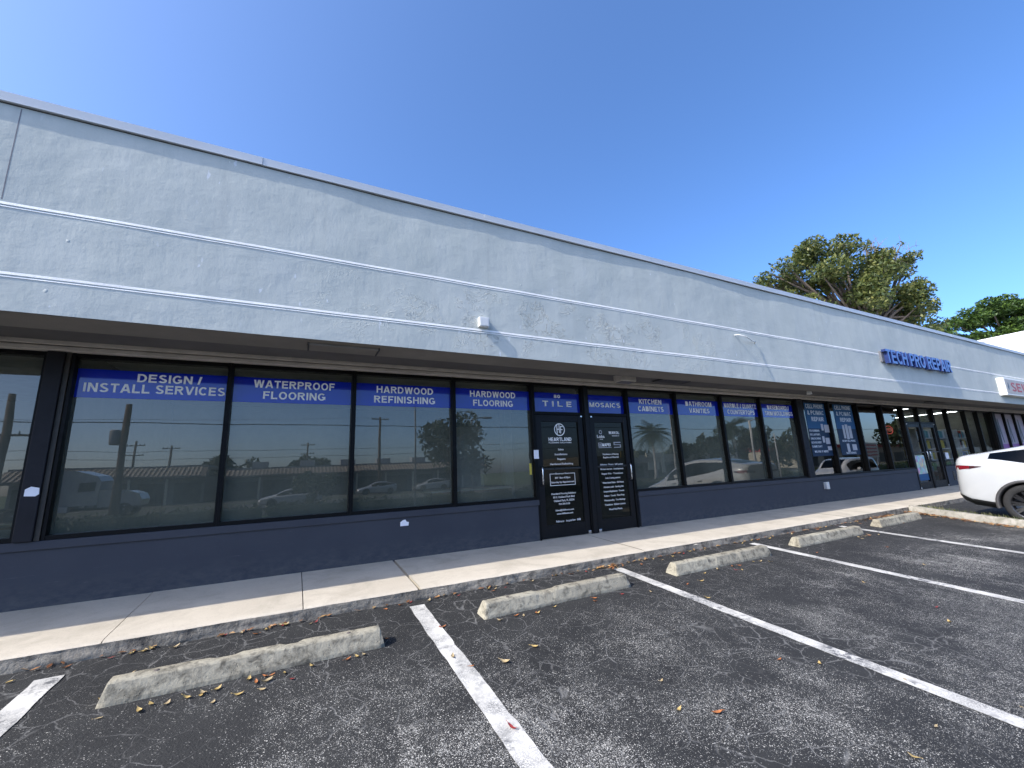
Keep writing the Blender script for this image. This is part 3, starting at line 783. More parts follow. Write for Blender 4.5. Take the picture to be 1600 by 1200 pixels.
lettering([T('Distributors of Flooring', .36, 1.46), T('Supplies and Materials', .36, 1.405),
           T('Adhesives · Primers · Self Levelers', .52, 1.28), T('Moisture barriers · Underlayments', .52, 1.20), T('Repair Kits · Transitions', .48, 1.12), T('Loba Coating systems', .34, 1.045),
           T('Water-based Stains · Oil Waxes', .48, .965), T('Abrasive pads · Sanding kits', .45, .89), T('Scrapers/Applicators · Trowels', .46, .815), T('Rollers · Towels · Floor Prep', .45, .74),
           T('Waterproofing · Trim Moldings', .47, .665), T('Transitions · Schluter systems', .46, .59), T('Wood Vinyl Planks', .30, .51)], d2, Y, bold=.014)
# far double doors of the neighbouring shop
transom(16.68, 17.62, 2.21, 2.65, None); transom(17.70, 18.68, 2.21, 2.65, None)
fd = door(16.685, 17.615, -1, 'clear_glass'); door(17.705, 18.675, 1, 'clear_glass')
M = MB(); M.box(16.83, 17.47, 6.006, 6.010, .62, 1.18); M.obj('poster', 'goods_poster', fd)
M = MB(); M.box(16.83, 17.47, 6.0055, 6.0095, .42, .615); M.obj('poster', 'poster_blue', fd)

# interior shell: floor, ceiling, back and dividing walls
M = MB(); M.box(XL+.2, XR-.2, 6.2, 14.98, .06, .17); M.obj('interior_floor', 'interior_floor', mall)
M = MB(); M.box(XL+.2, XR-.2, 6.36, 14.98, 2.87, 2.9); M.obj('interior_ceiling', 'interior_ceiling', mall)
M = MB(); M.box(XL+.2, XR-.2, 10.5, 10.6, .171, 2.869)
for x in (-2.32, 11.1, 16.64, 24.05): M.box(x-.06, x+.06, 6.2, 10.49, .171, 2.869)  # wall right of the phone shop added to keep its interior dark
M.obj('interior_wall', 'interior_wall', mall)

# ------------------------------------------------------------------ things fixed to the front
t = thing('junction_box', 'small square white junction box on the stucco fascia above the doors', 'junction box', (2.055, FY, 3.14))
M = MB(); M.box(-.066, .066, -.068, .012, -.062, .062, 0, .004); M.obj('housing', 'device_white', t)
M = MB(); M.box(-.054, .054, -.071, -.0685, -.052, .052, 0, .001); M.obj('cover_plate', 'device_white', t)
o = MB().tube([(7.14, FY+.01, 3.54), (7.17, FY-.05, 3.545), (7.24, FY-.11, 3.51), (7.30, FY-.13, 3.49), (7.44, FY-.10, 3.47), (7.56, FY-.06, 3.46), (7.70, FY-.03, 3.47), (7.72, FY+.0, 3.44)], .010, 6).obj('loose_cable', 'device_white')
tag(o, 'loose white cable hanging off the fascia between the doors and the blue letters', 'cable')
t = thing('floodlight', 'boxy beige light fixture under the soffit above the right-hand shop door', 'light fixture', (5.02, 5.42, 2.80))
M = MB(); M.box(-.17, .17, -.10, .10, -.125, -.001, 0, .01); M.obj('housing', 'trim_beige', t)
M = MB(); M.box(-.14, .14, -.08, .08, -.134, -.126, 0, .002); M.obj('lens', 'raceway_grey', t)
t = thing('soffit_light', 'small round floodlight under the soffit above the mouldings window', 'light fixture', (10.3, 5.25, 2.80))
M = MB(); M.tube([(0, 0, 0), (0, 0, -.05)], .03, 10); M.obj('mount', 'trim_beige', t)
M = MB(); M.lathe([(.02, .0), (.045, -.03), (.055, -.10), (.0, -.10)], (0, 0, -.04), 'z', 14); M.obj('lamp_head', 'device_white', t)
for x, y, lab in ((.42, 4.95, 'flat access panel in the soffit above the waterproof flooring window'), (6.25, 5.5, 'dark access hatch hanging open in the soffit above the kitchen cabinets window'), (17.6, 5.5, 'dark open hatch in the soffit above the far glass doors')):
    t = thing('access_hatch', lab, 'hatch', (x, y, SOF if y < 5.2 else 2.80), group='hatches in the soffit')
    M = MB(); M.box(-.36, .36, -.12, .12, -.028, -.002, 0, .003); M.obj('panel', 'soffit_paint' if y < 5.2 else 'trim_shadow', t)
    M = MB(); M.box(-.375, -.362, -.12, .12, -.035, -.001); M.box(.362, .375, -.12, .12, -.035, -.001); M.obj('hinge', 'trim_shadow', t)
t = thing('power_outlet', 'grey covered outlet box low on the dark wall below the phone repair posters', 'outlet', (11.66, WY, .565))
M = MB(); M.box(-.075, .0, -.03, .01, -.08, .08, 0, .005); M.obj('cover', 'rtu_grey', t)
M = MB(); M.box(.002, .08, -.055, .01, -.085, .085, 0, .006); M.obj('conduit_box', 'device_white', t)
M = MB(); M.prism([(-.055, -.04), (.055, -.04), (.06, .005), (.03, .012), (.012, .04), (-.02, .035), (-.055, .012)], -.004, 0, 'y'); o = M.obj('paper_sticker', 'paper_white', loc=(1.355, WY-.001, .63))
tag(o, 'torn white paper scrap stuck on the dark wall below the hardwood refinishing window', 'sticker')
M = MB(); M.prism([(-.05, -.045), (.03, -.05), (.055, -.03), (.05, .03), (-.01, .045), (-.05, .02)], -.004, 0, 'y'); o = M.obj('paper_sticker', 'paper_white', loc=(-2.305, 5.929, 1.265))
tag(o, 'torn white paper scrap stuck on the dark pillar at the left', 'sticker')
M = MB(); M.prism([(-.045, -.07), (.045, -.07), (.045, .07), (-.045, .07)], -.003, 0, 'y'); o = M.obj('door_notice', 'paper_white', loc=(3.475, 5.966, 1.50)); tag(o, 'small white notice on the window post left of the first shop door', 'notice')
M = MB(); M.prism([(-.02, -.09), (.02, -.09), (.02, .09), (-.02, .09)], -.003, 0, 'y'); o = M.obj('door_notice', 'yellow_paper', loc=(3.40, GY-.002, 1.27)); tag(o, 'narrow yellow notice in the window left of the first shop door', 'notice')
M = MB(); M.box(-.12, .12, -.003, 0, -.10, .10); o = M.obj('window_notice', 'paper_white', loc=(19.3, GY-.003, 1.12)); tag(o, 'white sheet of paper taped in the window right of the far doors', 'notice')
M = MB(); M.box(-.08, .08, -.01, 0, -.14, .14, 0, .003); o = M.obj('mail_slot', 'vinyl_black', loc=(19.25, WY-.001, .48)); tag(o, 'black slot in the dark wall right of the far doors', 'vent')

# channel letters: TECH PRO REPAIR
sg = thing('channel_letter_sign', 'raised blue channel letters reading TECH PRO REPAIR on the fascia', 'sign', (0, 0, 0))
M = MB(); M.box(12.62, 16.56, FY-.045, FY+.012, 3.47, 3.74, 0, .004); M.obj('raceway', 'raceway_grey', sg)
b = caps_bm('TECH PRO REPAIR', .175, .10, .36)
r = bmesh.ops.extrude_face_region(b, geom=b.faces[:])
for g in r['geom']:
    if isinstance(g, bmesh.types.BMVert): g.co.z += .3
bmesh.ops.recalc_face_normals(b, faces=b.faces); b.faces.index_update(); b.verts.index_update()
fit(b, 12.66, 16.42, 3.43, 3.775, FY-.0455, .085)
seen = set(); b.faces.ensure_lookup_table(); b.normal_update()
islands = []
for f in b.faces:
    if f.index in seen: continue
    st, isl = [f], []
    seen.add(f.index)
    while st:
        q = st.pop(); isl.append(q)
        for e in q.edges:
            for g in e.link_faces:
                if g.index not in seen: seen.add(g.index); st.append(g)
    islands.append(isl)
for isl in islands:
    M = MB(); vm = {}
    for f in isl:
        vs_ = []
        for v in f.verts:
            if v.index not in vm: vm[v.index] = M.bm.verts.new(v.co)
            vs_.append(vm[v.index])
        try:
            g = M.bm.faces.new(vs_); g.material_index = 0 if abs(f.normal.y) > .7 else 1
        except ValueError: pass
    M.obj('letter', ['sign_face', 'sign_return'], sg)
b.free()
# cabinet sign at the right edge
sg = thing('cabinet_sign', 'cream box sign with red letters at the right end of the fascia', 'sign')
M = MB(); M.box(20.25, 24.2, FY-.16, FY+.01, 2.955, 3.53, 0, .006); M.obj('cabinet', 'cabinet_cream', sg)
M = MB(); M.box(20.32, 24.13, FY-.163, FY-.1605, 3.0, 3.48); M.obj('sign_panel', 'cabinet_face', sg)
lettering([('SEWING', 22.3, 3.0, 3.09, .30)], sg, FY-.164, 'sign_red', .02)
M = MB(); M.prism([(20.45, 3.2), (20.52, 3.12), (20.60, 3.25), (20.58, 3.38), (20.50, 3.33)], FY-.166, FY-.1635, 'y'); M.obj('emblem', 'poster_shape', sg)

# taller white building part behind
nb = thing('white_building', 'taller white-walled building rising behind the right end of the strip mall', 'building')
M = MB(); M.box(27.5, 60, 4.95, 30, 4.31, 6.05); M.obj('wall', 'white_stucco', nb)
M = MB(); M.box(27.45, 60.05, 4.9, 30.05, 6.051, 6.16, 0, .01); M.obj('roof_edge', 'white_stucco', nb)
# ------------------------------------------------------------------ inside the shops
t = thing('display_cabinet', 'brown wooden display cabinet inside behind the hardwood refinishing window', 'cabinet', (2.25, 7.3, .171))
M = MB(); M.box(-.2, 1.3, -.25, .25, .0, .78, 0, .004); M.obj('carcass', 'wood_brown', t)
M = MB(); M.box(-.22, 1.32, -.28, .28, .781, .815, 0, .006); M.obj('worktop', 'cabinet_white', t)
t = thing('sample_stand', 'tall pale sample panel standing inside behind the hardwood flooring window', 'display panel', (2.75, 8.0, .171))
M = MB(); M.box(-.05, .65, -.02, .02, .02, 2.0, 0, .004); M.obj('panel', 'cabinet_white', t)
M = MB(); M.box(-.08, .68, -.2, .2, 0, .019, 0, .004); M.obj('foot', 'steel', t)
t = thing('interior_column', 'cream column inside behind the hardwood flooring window near the door', 'column', (3.75, 7.6, .171))
M = MB(); M.box(-.09, .09, -.09, .09, 0, 2.69, 0, .004); M.obj('shaft', 'cabinet_white', t)
M = MB(); M.box(-.11, .11, -.11, .11, 0, .1, 0, .004); M.obj('plinth', 'wood_brown', t)
# left neighbour: shelf with stacked boards
t = thing('stock_shelf', 'low brown shelf unit with stacked boards behind the leftmost window', 'shelf', (-3.4, 7.0, .171))
M = MB()
for z in (0, .35, .7): M.box(-.9, .9, -.25, .25, z, z+.03)
M.box(-.93, -.9, -.25, .25, 0, .95); M.box(.9, .93, -.25, .25, 0, .95); M.obj('frame', 'wood_brown', t)
M = MB()
for z, c in ((.031, 0), (.381, 0)):
    for k in range(4): M.box(-.85+k*.43, -.85+k*.43+.4, -.2, .2, z, z+random.uniform(.14, .25))
M.obj('boards', 'tile_light', t)
# lit store: shelves of goods
random.seed(3)
cols = [('goods_red', (.35, .04, .03)), ('goods_blue', (.05, .12, .35)), ('goods_white', (.6, .6, .58)), ('goods_green', (.08, .22, .08)), ('goods_yellow', (.55, .40, .06)), ('goods_dark', (.05, .05, .06)), ('goods_teal', (.10, .28, .30))]
for n_, c_ in cols: plain(n_, c_, .5)
t = thing('display_shelf', '', 'shelf', (19.5, 6.75, .171), group='lit goods shelves in the far shop')
M = MB()
for z in (0.02, .42, .8, 1.18, 1.56): M.box(-.6, .6, -.2, .2, z, z+.025)
M.box(-.62, -.6, -.2, .2, 0, 1.9); M.box(.6, .62, -.2, .2, 0, 1.9); M.box(-.6, .6, .18, .2, .046, 1.9); M.obj('frame', 'cabinet_white', t)
for z in (.045, .445, .825, 1.205, 1.585):
    x = -.56
    while x < .46:
        w = random.uniform(.12, .24); h = random.uniform(.16, .30)
        M = MB(); M.box(x, x+w-.02, -.15, .1, z+.002, z+h, 0, .006); M.obj('boxed_goods', random.choice(cols)[0], t); x += w
tag(t, 'white goods shelf just inside the window right of the far doors')
for k, (x, y, lab) in enumerate(((20.75, 6.8, 'white goods shelf second from the far doors'), (22.0, 6.9, 'white goods shelf third from the far doors'), (23.25, 6.9, 'white goods shelf nearest the purple posters'), (17.3, 8.3, 'white goods shelf seen straight through the left far door'), (18.55, 8.3, 'white goods shelf seen straight through the right far door'),
        (20.0, 8.2, 'goods shelf in the second row behind the window right of the far doors'), (21.3, 8.2, 'goods shelf in the middle of the second row'), (22.6, 8.2, 'goods shelf in the second row near the purple posters'), (23.3, 9.6, 'goods shelf at the back of the far shop near the purple posters'), (21.0, 9.6, 'goods shelf at the back of the far shop, middle'))):
    o = copy_tree(t); o.location = (x, y, .171); o.rotation_euler.z = (k % 3-1)*.08; o.scale = (1, 1, 1.12 if y > 7 else 1.0); o['label'] = lab
for k, x in enumerate((19.2, 23.3)):
    lt = thing('tube_lamp', ('left-hand', 'right-hand')[k]+' long fluorescent strip light under the ceiling of the far shop', 'strip light', (x, 8.5, 2.86), group='strip lights in the far shop')
    M = MB(); M.box(-.06, .06, -1.85, 1.85, -.05, -.001, 0, .004); M.obj('housing', 'cabinet_white', lt)
    M = MB(); M.box(-.022, .022, -1.8, 1.8, -.075, -.051, 0, .006); M.obj('tube', 'tube_light', lt)
ns = thing('neon_sign', 'oval red neon sign hanging inside the window left of the far doors', 'neon sign', (16.1, 6.2, 1.98))
M = MB(); M.tube([(.24*math.cos(a), 0, .12*math.sin(a)) for a in [2*math.pi*k/28 for k in range(29)]], .010, 6, cap=False); M.obj('neon_tube', 'neon_red', ns)
b = MB(); tb = text_bm('OPEN', .0); fit(tb, -.15, .15, -.05, .05, -.003); me = bpy.data.meshes.new('neon_lettering'); tb.to_mesh(me); tb.free(); link('neon_lettering', me, 'neon_red', ns); b.bm.free()
M = MB(); M.box(-.27, .27, .012, .02, -.15, .15, 0, .003); M.obj('backing', 'vinyl_black', ns)

# ------------------------------------------------------------------ wheel stops
def wheel_stop(x0, x1, y, label, skew=0.0, seed=0):
    t = thing('wheel_stop', label, 'wheel stop', ((x0+x1)/2, y+.09, lotz(y+.09)), (math.atan(T1), 0, skew), group='concrete wheel stops at the bay ends')
    L = (x1-x0)/2; n = 44
    prof = [(-.088, .0), (-.086, .028), (-.052, .112), (-.038, .125), (.038, .125), (.052, .112), (.086, .028), (.088, .0)]
    M = MB(); prev = None
    for k in range(n+1):
        x = -L+2*L*k/n; row = []
        e = min(k, n-k)
        for (yy, z) in prof:
            d = noise.noise(Vector((x*7+seed*9, yy*25, z*25)))*.0025+noise.noise(Vector((x*22+seed*5, yy*60, z*60)))*.0025
            if abs(noise.noise(Vector((x*2.5+seed*3, yy*4, 11)))) > .42 and .1 < z < .13: d -= .012
            xx = x
            if e == 0: xx = x-(1 if x > 0 else -1)*(.035*z/.125); 
            sc = .93 if e == 0 else 1
            row.append(M.bm.verts.new((xx, yy*sc*(1+d*3), max(0, z*(.97 if e == 0 else 1)+(d if z > .02 else -.002)))))
        if prev:
            for q in range(len(prof)-1):
                f = M.bm.faces.new((prev[q], row[q], row[q+1], prev[q+1])); f.smooth = q not in (1, 5)
        else: M.bm.faces.new(row)
        prev = row
    M.bm.faces.new(prev[::-1])
    M.obj('block', 'stop_concrete', t)
    for sx in (-.55, .55):
        M = MB(); M.lathe([(.0, .003), (.014, .003), (.016, 0)], (sx*L*1.25, 0, .1245), 'z', 10); M.obj('anchor_bolt', 'tile_dark', t)
wheel_stop(-1.02, .71, 3.77, 'long concrete wheel stop in the nearest left bay below the dark wall', -.02, 1)
wheel_stop(1.60, 3.38, 3.86, 'concrete wheel stop in the bay in front of the shop doors', .02, 2)
wheel_stop(4.10, 5.98, 3.90, 'concrete wheel stop in the bay in front of the kitchen cabinets window', .01, 3)
wheel_stop(6.76, 8.64, 3.97, 'concrete wheel stop in the fourth bay from the left, with leaves at its right end', 0, 4)
wheel_stop(9.5, 11.2, 4.09, 'pale concrete wheel stop beside the leaf-strewn kerbed island', .01, 5)

# kerbed island with weeds
isl = [(12.02, 4.60), (11.93, 4.30), (11.80, 3.9), (11.66, 3.3), (11.58, 2.8), (11.5, 2.0), (11.45, 1.0), (11.45, -1.2)]
M = MB(); prev = None
def isl_at(t):
    k = min(int(t), len(isl)-2); f = t-k
    return (isl[k][0]+(isl[k+1][0]-isl[k][0])*f, isl[k][1]+(isl[k+1][1]-isl[k][1])*f)
for k in range(0, 141):
    x, y = isl_at(k/20); w = .26; row = []
    h = .135
    for (dx, z) in ((-.02, -.01), (0, .03), (.012, h-.02), (.04, h), (.14, h-.004), (.16, .09), (.40, .085), (.47, -.01)):
        d = noise.noise(Vector((x*5+dx*8, y*5, z*8)))*.016+noise.noise(Vector((x*3+dx*8, y*17, z*30)))*.010
        row.append(M.bm.verts.new((x+dx+d, y, lotz(y)+z+d*.7)))
    if prev:
        for q in range(len(row)-1):
            f = M.bm.faces.new((prev[q], prev[q+1], row[q+1], row[q])); f.smooth = True; f.material_index = 1 if q in (5, ) else 0
    prev = row
tag(M.obj('island_kerb', ['island_concrete', 'grass']), kind='structure')

# ------------------------------------------------------------------ leaves and litter
def leaf_mesh(L, W, fold, curl, seed):
    rr = random.Random(seed); M = MB(); n = 7; rows = []
    for k in range(n+1):
        t = k/n; w = W*math.sin(math.pi*min(1, t*.96+.02))**.75*(1-.25*t)/2
        bend = rr.uniform(-.08, .08)*W
        z = curl*(t-.5)**2*L+.002
        rows.append([M.bm.verts.new((t*L-L/2, -w+bend, z+fold*w)), M.bm.verts.new((t*L-L/2, bend, z)), M.bm.verts.new((t*L-L/2, w+bend, z+fold*w*rr.uniform(.6, 1.2)))])
    for A, B in zip(rows, rows[1:]):
        for q in (0, 1):
            f = M.bm.faces.new((A[q], B[q], B[q+1], A[q+1])); f.smooth = True
    M.tube([(-L/2, 0, curl*.25*L+.002), (-L*.72, .004, curl*.3*L+.001)], .0012, 5)
    me = bpy.data.meshes.new('fallen_leaf'); M.bm.to_mesh(me); M.bm.free(); return me
rl = random.Random(11)
variants = {}
for mname in ('leaf_yellow', 'leaf_tan', 'leaf_orange', 'leaf_red'):
    variants[mname] = []
    for k in range(5):
        me = leaf_mesh(rl.uniform(.036, .064), rl.uniform(.016, .030), rl.uniform(.15, .7), rl.uniform(.3, 1.5), k+len(mname)); me.materials.append(MATS[mname]); variants[mname].append(me)
cname = {'leaf_yellow': 'yellow', 'leaf_tan': 'pale tan', 'leaf_orange': 'orange brown', 'leaf_red': 'dark red'}
def bay(x): return 'leftmost' if x < -1.45 else 'first left' if x < 1.15 else 'second' if x < 3.75 else 'third' if x < 6.45 else 'fourth' if x < 9.1 else 'last'
def put_leaf(x, y, mname=None, where=None, s=1.):
    mname = mname or rl.choices(('leaf_yellow', 'leaf_tan', 'leaf_orange', 'leaf_red'), (4, 4, 3, 1.6))[0]
    o = bpy.data.objects.new('fallen_leaf', rl.choice(variants[mname])); COL.objects.link(o)
    o.location = (x, y, lotz(y)+.002+.004*(abs(x-round(x)) < 0)); o.rotation_euler = (math.atan(T1)+rl.uniform(-.15, .15), rl.uniform(-.15, .15), rl.uniform(0, 6.28))
    o.scale = (s, s, s)
    tag(o, f'{cname[mname]} fallen leaf {where or "on the open asphalt"} of the {bay(x)} parking bay', 'leaf', 'fallen leaves on the asphalt')
for (x0, x1, n) in ((-2, 1.2, 26), (1.2, 4.2, 22), (4.2, 7, 14), (7, 11.2, 16)):
    for k in range(n): put_leaf(rl.uniform(x0, x1), 4.60-abs(rl.gauss(0, .06)), where='against the kerb')
for (x0, x1, y, n) in ((-1, .7, 3.72, 17), (1.6, 3.4, 3.80, 9), (4.1, 6.1, 3.84, 9), (8.0, 8.8, 3.9, 8)):
    for k in range(n): put_leaf(rl.uniform(x0, x1), y-abs(rl.gauss(0, .05)), where='along the wheel stop')
for k in range(46):
    y = rl.uniform(.9, 4.3); put_leaf(rl.uniform(-1.6+max(0, (2.0-y)*.2), 2.2+y*2.0), y)
for (x, y, c) in ((-.25, 3.55, 'leaf_yellow'), (-.1, 3.63, 'leaf_tan'), (1.75, 3.2, 'leaf_yellow'), (1.45, 3.1, 'leaf_tan'), (1.2, 3.9, 'leaf_red'), (1.17, 2.45, 'leaf_red'), (2.3, 2.0, 'leaf_orange'), (.95, 1.9, 'leaf_orange'), (1.55, 1.75, 'leaf_yellow'), (.1, 2.1, 'leaf_red')):
    put_leaf(x, y, c, s=1.25)
def litter(pts, name, label):
    M = MB()
    for (x, y, z) in pts:
        L = rl.uniform(.04, .08); a = rl.uniform(0, 6.28); ti = rl.uniform(-.6, .6); w = L*.4
        c, s_ = math.cos(a), math.sin(a); dz = ti*L*.5
        M.face([(x-c*L/2, y-s_*L/2, z-abs(dz)*.1), (x+s_*w/2, y-c*w/2, z+.004), (x+c*L/2, y+s_*L/2, z+abs(dz)), (x-s_*w/2, y+c*w/2, z+.010)])
    return tag(M.obj(name, 'litter_brown', recalc=False), label, 'leaf litter', kind='stuff')
pts = []
for k in range(420):
    t = rl.uniform(0, 5.2); x, y = isl_at(t); dx = -.02-abs(rl.gauss(0, .09)); pts.append((x+dx, y, lotz(y)+.006+rl.uniform(0, .02)))
for k in range(120):
    x = 11.2-abs(rl.gauss(0, .55)); y = 4.6-abs(rl.gauss(0, .10)); pts.append((x, y, lotz(y)+.006+rl.uniform(0, .03)))
litter(pts, 'leaf_litter', 'drift of brown dry leaves along the kerbed island')
pts = [(rl.gauss(3.65, .16), 4.60-abs(rl.gauss(0, .06)), .004+rl.uniform(0, .012)) for k in range(36)]+[(rl.uniform(-2, 11), 4.615-abs(rl.gauss(0, .02)), .006) for k in range(130)]
litter(pts, 'leaf_litter', 'thin line of small dry leaf crumbs in the gutter along the kerb')
# weeds on the island
M = MB()
for k in range(700):
    x, y = isl_at(rl.uniform(.3, 6.8)); x += rl.uniform(.14, .44); z = lotz(y)+.08
    h = rl.uniform(.02, .10); a = rl.uniform(0, 6.28); w = .006; lx, ly = rl.uniform(-.04, .04), rl.uniform(-.04, .04)
    M.face([(x-w*math.cos(a), y-w*math.sin(a), z), (x+w*math.cos(a), y+w*math.sin(a), z), (x+lx, y+ly, z+h)])
tag(M.obj('weeds', 'weed_green', recalc=False), 'sparse dry weeds growing on the kerbed island', 'weeds', kind='stuff')

# ------------------------------------------------------------------ vehicles
def wheel(parent, x, y, r, side, w=.20):
    """side: +1 = outer face towards +y"""
    M = MB(); o = (x, y, r)
    s = side
    M.lathe([(r*.70, -w/2*s), (r*.93, -w/2*s), (r*.99, -w*.38*s), (r, -w*.2*s), (r, w*.2*s), (r*.99, w*.36*s), (r*.95, w*.47*s), (r*.84, w*.5*s), (r*.735, w*.46*s), (r*.70, w*.40*s)], o, 'y', 40)
    t = M.obj('wheel', 'tyre_rubber', parent)
    M = MB(); M.lathe([(r*.715, w*.44*s), (r*.68, w*.42*s), (r*.66, w*.22*s), (r*.62, w*.02*s), (0.001, 0)], o, 'y', 40)
    for k in range(10):
        a = 2*math.pi*k/10
        for da in (-.09, .09):
            c, s_ = math.cos(a+da), math.sin(a+da); c2, s2 = math.cos(a+da*.6), math.sin(a+da*.6); hw = .016
            p = []
            for (rad, cc, ss, dep) in ((.10*r, c2, s2, w*.30), (.70*r, c, s_, w*.41)):
                for e in (-1, 1): p.append(Vector((x+rad*cc-ss*hw*e, y+dep*s, r+rad*ss+cc*hw*e)))
            q = [v-Vector((0, .03*s, 0)) for v in p]
            for f in ((p[0], p[1], p[3], p[2]), (p[0], p[2], q[2], q[0]), (p[1], q[1], q[3], p[3])): M.face([tuple(v) for v in f])
    M.obj('rim', 'rim_dark', t)
    M = MB(); M.lathe([(r*.13, w*.22*s), (r*.13, w*.33*s), (r*.10, w*.36*s), (.001, w*.36*s)], o, 'y', 16); M.obj('hub_cap', 'steel', t)

def car(name, label, st, axles, r, glass_x, screen, rear, paint, loc, rotz, tilt=0, lamp=None, group=None, cladding=False, door_x=(), van=False):
    """st rows: x from the tail, z floor, z belt, z roof, half width, half belt, half roof"""
    root = thing(name, label, 'car', loc, (0, 0, 0), group)
    root.rotation_mode = 'XYZ'
    root.rotation_euler = (tilt, 0, rotz)
    M = MB(); rings = []
    for (x, zb, zt, zr, wm, wb, wr) in st:
        zm = zb+(zt-zb)*.52
        half = [(0, zb), (wm*.80, zb), (wm*.955, zb+.09), (wm, zm), (wm*.99, zt-.07), (wb, zt), (wr, zr-.06), (wr*.90, zr-.022), (0, zr)]
        pts = half+[(-a, b) for a, b in half[-2:0:-1]]
        rings.append([M.bm.verts.new((x, a, b)) for a, b in pts])
    nr = len(rings[0])
    for i in range(len(rings)-1):
        xm = (st[i][0]+st[i+1][0])/2
        for k in range(nr):
            f = M.bm.faces.new((rings[i][k], rings[i][(k+1) % nr], rings[i+1][(k+1) % nr], rings[i+1][k])); f.smooth = True
            kk = min(k, nr-1-k)
            if kk == 5 and glass_x[0] < xm < glass_x[1]: f.material_index = 1
            elif kk == 7 and (screen[0] < xm < screen[1] or rear[0] < xm < rear[1]): f.material_index = 1
    M.bm.faces.new(rings[0][::-1]); M.bm.faces.new(rings[-1])
    bmesh.ops.recalc_face_normals(M.bm, faces=M.bm.faces)
    cl = M.bm.edges.layers.float.new('crease_edge')
    for i in (0, len(rings)-1):
        for k in range(nr):
            e = M.bm.edges.get((rings[i][k], rings[i][(k+1) % nr]))
            if e: e[cl] = .55
    for i in range(len(rings)-1):       # sharpen belt line and sill
        for k in (2, 5, nr-2, nr-5):
            e = M.bm.edges.get((rings[i][k], rings[i+1][k]))
            if e: e[cl] = .45
    me = bpy.data.meshes.new('shell'); M.bm.to_mesh(me); M.bm.free()
    for mt in (paint, 'car_glass', 'car_trim'): me.materials.append(MATS[mt])
    sh = bpy.data.objects.new('shell', me); COL.objects.link(sh)
    md = sh.modifiers.new('s', 'SUBSURF'); md.levels = 3; md.render_levels = 3
    C = MB(); wmax = max(q[4] for q in st)
    for ax in axles:
        for s in (-1, 1):
            C.lathe([(.001, -.16), (r*1.13, -.16), (r*1.13, .16), (.001, .16)], (ax, s*(wmax-.08), r*1.0), 'y', 40, 2)
    cut = C.obj('cutter', [paint, 'car_glass', 'car_trim'])
    bo = sh.modifiers.new('b', 'BOOLEAN'); bo.operation = 'DIFFERENCE'; bo.solver = 'EXACT'; bo.object = cut
    dg = bpy.context.evaluated_depsgraph_get(); ev = bpy.data.meshes.new_from_object(sh.evaluated_get(dg))
    bpy.data.objects.remove(sh); bpy.data.objects.remove(cut)
    for nm, keep, off in (('body', (0, 2), 0), ('window_glass', (1,), .002)):
        b = bmesh.new(); b.from_mesh(ev)
        bmesh.ops.delete(b, geom=[f for f in b.faces if f.material_index not in keep], context='FACES')
        if nm == 'window_glass':
            for f in b.faces: f.material_index = 0
        m2 = bpy.data.meshes.new(nm); b.to_mesh(m2); b.free()
        link(nm, m2, [paint, 'car_glass', 'car_trim'] if nm == 'body' else ['car_glass'], root)
    for ax in axles:
        for s in (-1, 1): wheel(root, ax, s*(wmax-.115), r, s)
        if cladding:
            for s in (-1, 1):
                A = MB(); n = 30; prev = None
                for k in range(n+1):
                    a = math.pi*(-.08+1.16*k/n)
                    row = [A.bm.verts.new((ax+q*math.cos(a), s*(wmax+dy), r+q*math.sin(a))) for q, dy in ((r*1.10, -.10), (r*1.10, .004), (r*1.135, .012), (r*1.225, .008), (r*1.25, -.06))]
                    if prev:
                        for q in range(4):
                            f = A.bm.faces.new((prev[q], prev[q+1], row[q+1], row[q])); f.smooth = True
                    prev = row
                A.obj('wheel_arch', 'car_clad', root)
    # tail lamps wrapped round the corners
    L = st[-1][0]
    if lamp:
        zl, hl, ln = lamp
        for s in (-1, 1):
            wl = st[1][4]
            def wat(x):
                for p, q in zip(st, st[1:]):
                    if x <= q[0]: return p[4]+(q[4]-p[4])*max(0, (x-p[0])/(q[0]-p[0]))
                return st[-1][4]
            A = MB()
            out = [(-.012, wl*.50, zl-.01), (-.014, wl*.80, zl), (.02, wat(.03)*.965+.006, zl+.005), (.10, wat(.10)*.975+.014, zl+.012), (ln*.6, wat(ln*.6)*.98+.016, zl+.026), (ln, wat(ln)*.98+.010, zl+.045)]
            hs = [hl*.55, hl*.75, hl*.95, hl, hl*.66, hl*.10]
            top = [A.bm.verts.new((p[0], s*p[1], p[2]+h*.5)) for p, h in zip(out, hs)]; bot = [A.bm.verts.new((p[0], s*p[1], p[2]-h*.5)) for p, h in zip(out, hs)]
            top2 = [A.bm.verts.new((p[0]+.03, s*(p[1]-.03), p[2]+h*.5)) for p, h in zip(out, hs)]; bot2 = [A.bm.verts.new((p[0]+.03, s*(p[1]-.03), p[2]-h*.5)) for p, h in zip(out, hs)]
            for k in range(len(out)-1):
                A.bm.faces.new((top[k], top[k+1], bot[k+1], bot[k])).material_index = 0 if k in (2, 3) else 1
                A.bm.faces.new((top[k], top2[k], top2[k+1], top[k+1])).material_index = 1; A.bm.faces.new((bot[k], bot[k+1], bot2[k+1], bot2[k])).material_index = 1
            A.obj('tail_lamp', ['lamp_red', 'lamp_dark'], root)
        for s in (-1, 1):
            zt = st[-3][2]-.10; wl = st[-3][4]
            A = MB(); A.box(st[-3][0], st[-3][0]+.28, min(s*wl*.8, s*wl*.99), max(s*wl*.8, s*wl*.99), zt-.06, zt+.05, 0, .03); A.obj('headlamp', 'lamp_clear', root)
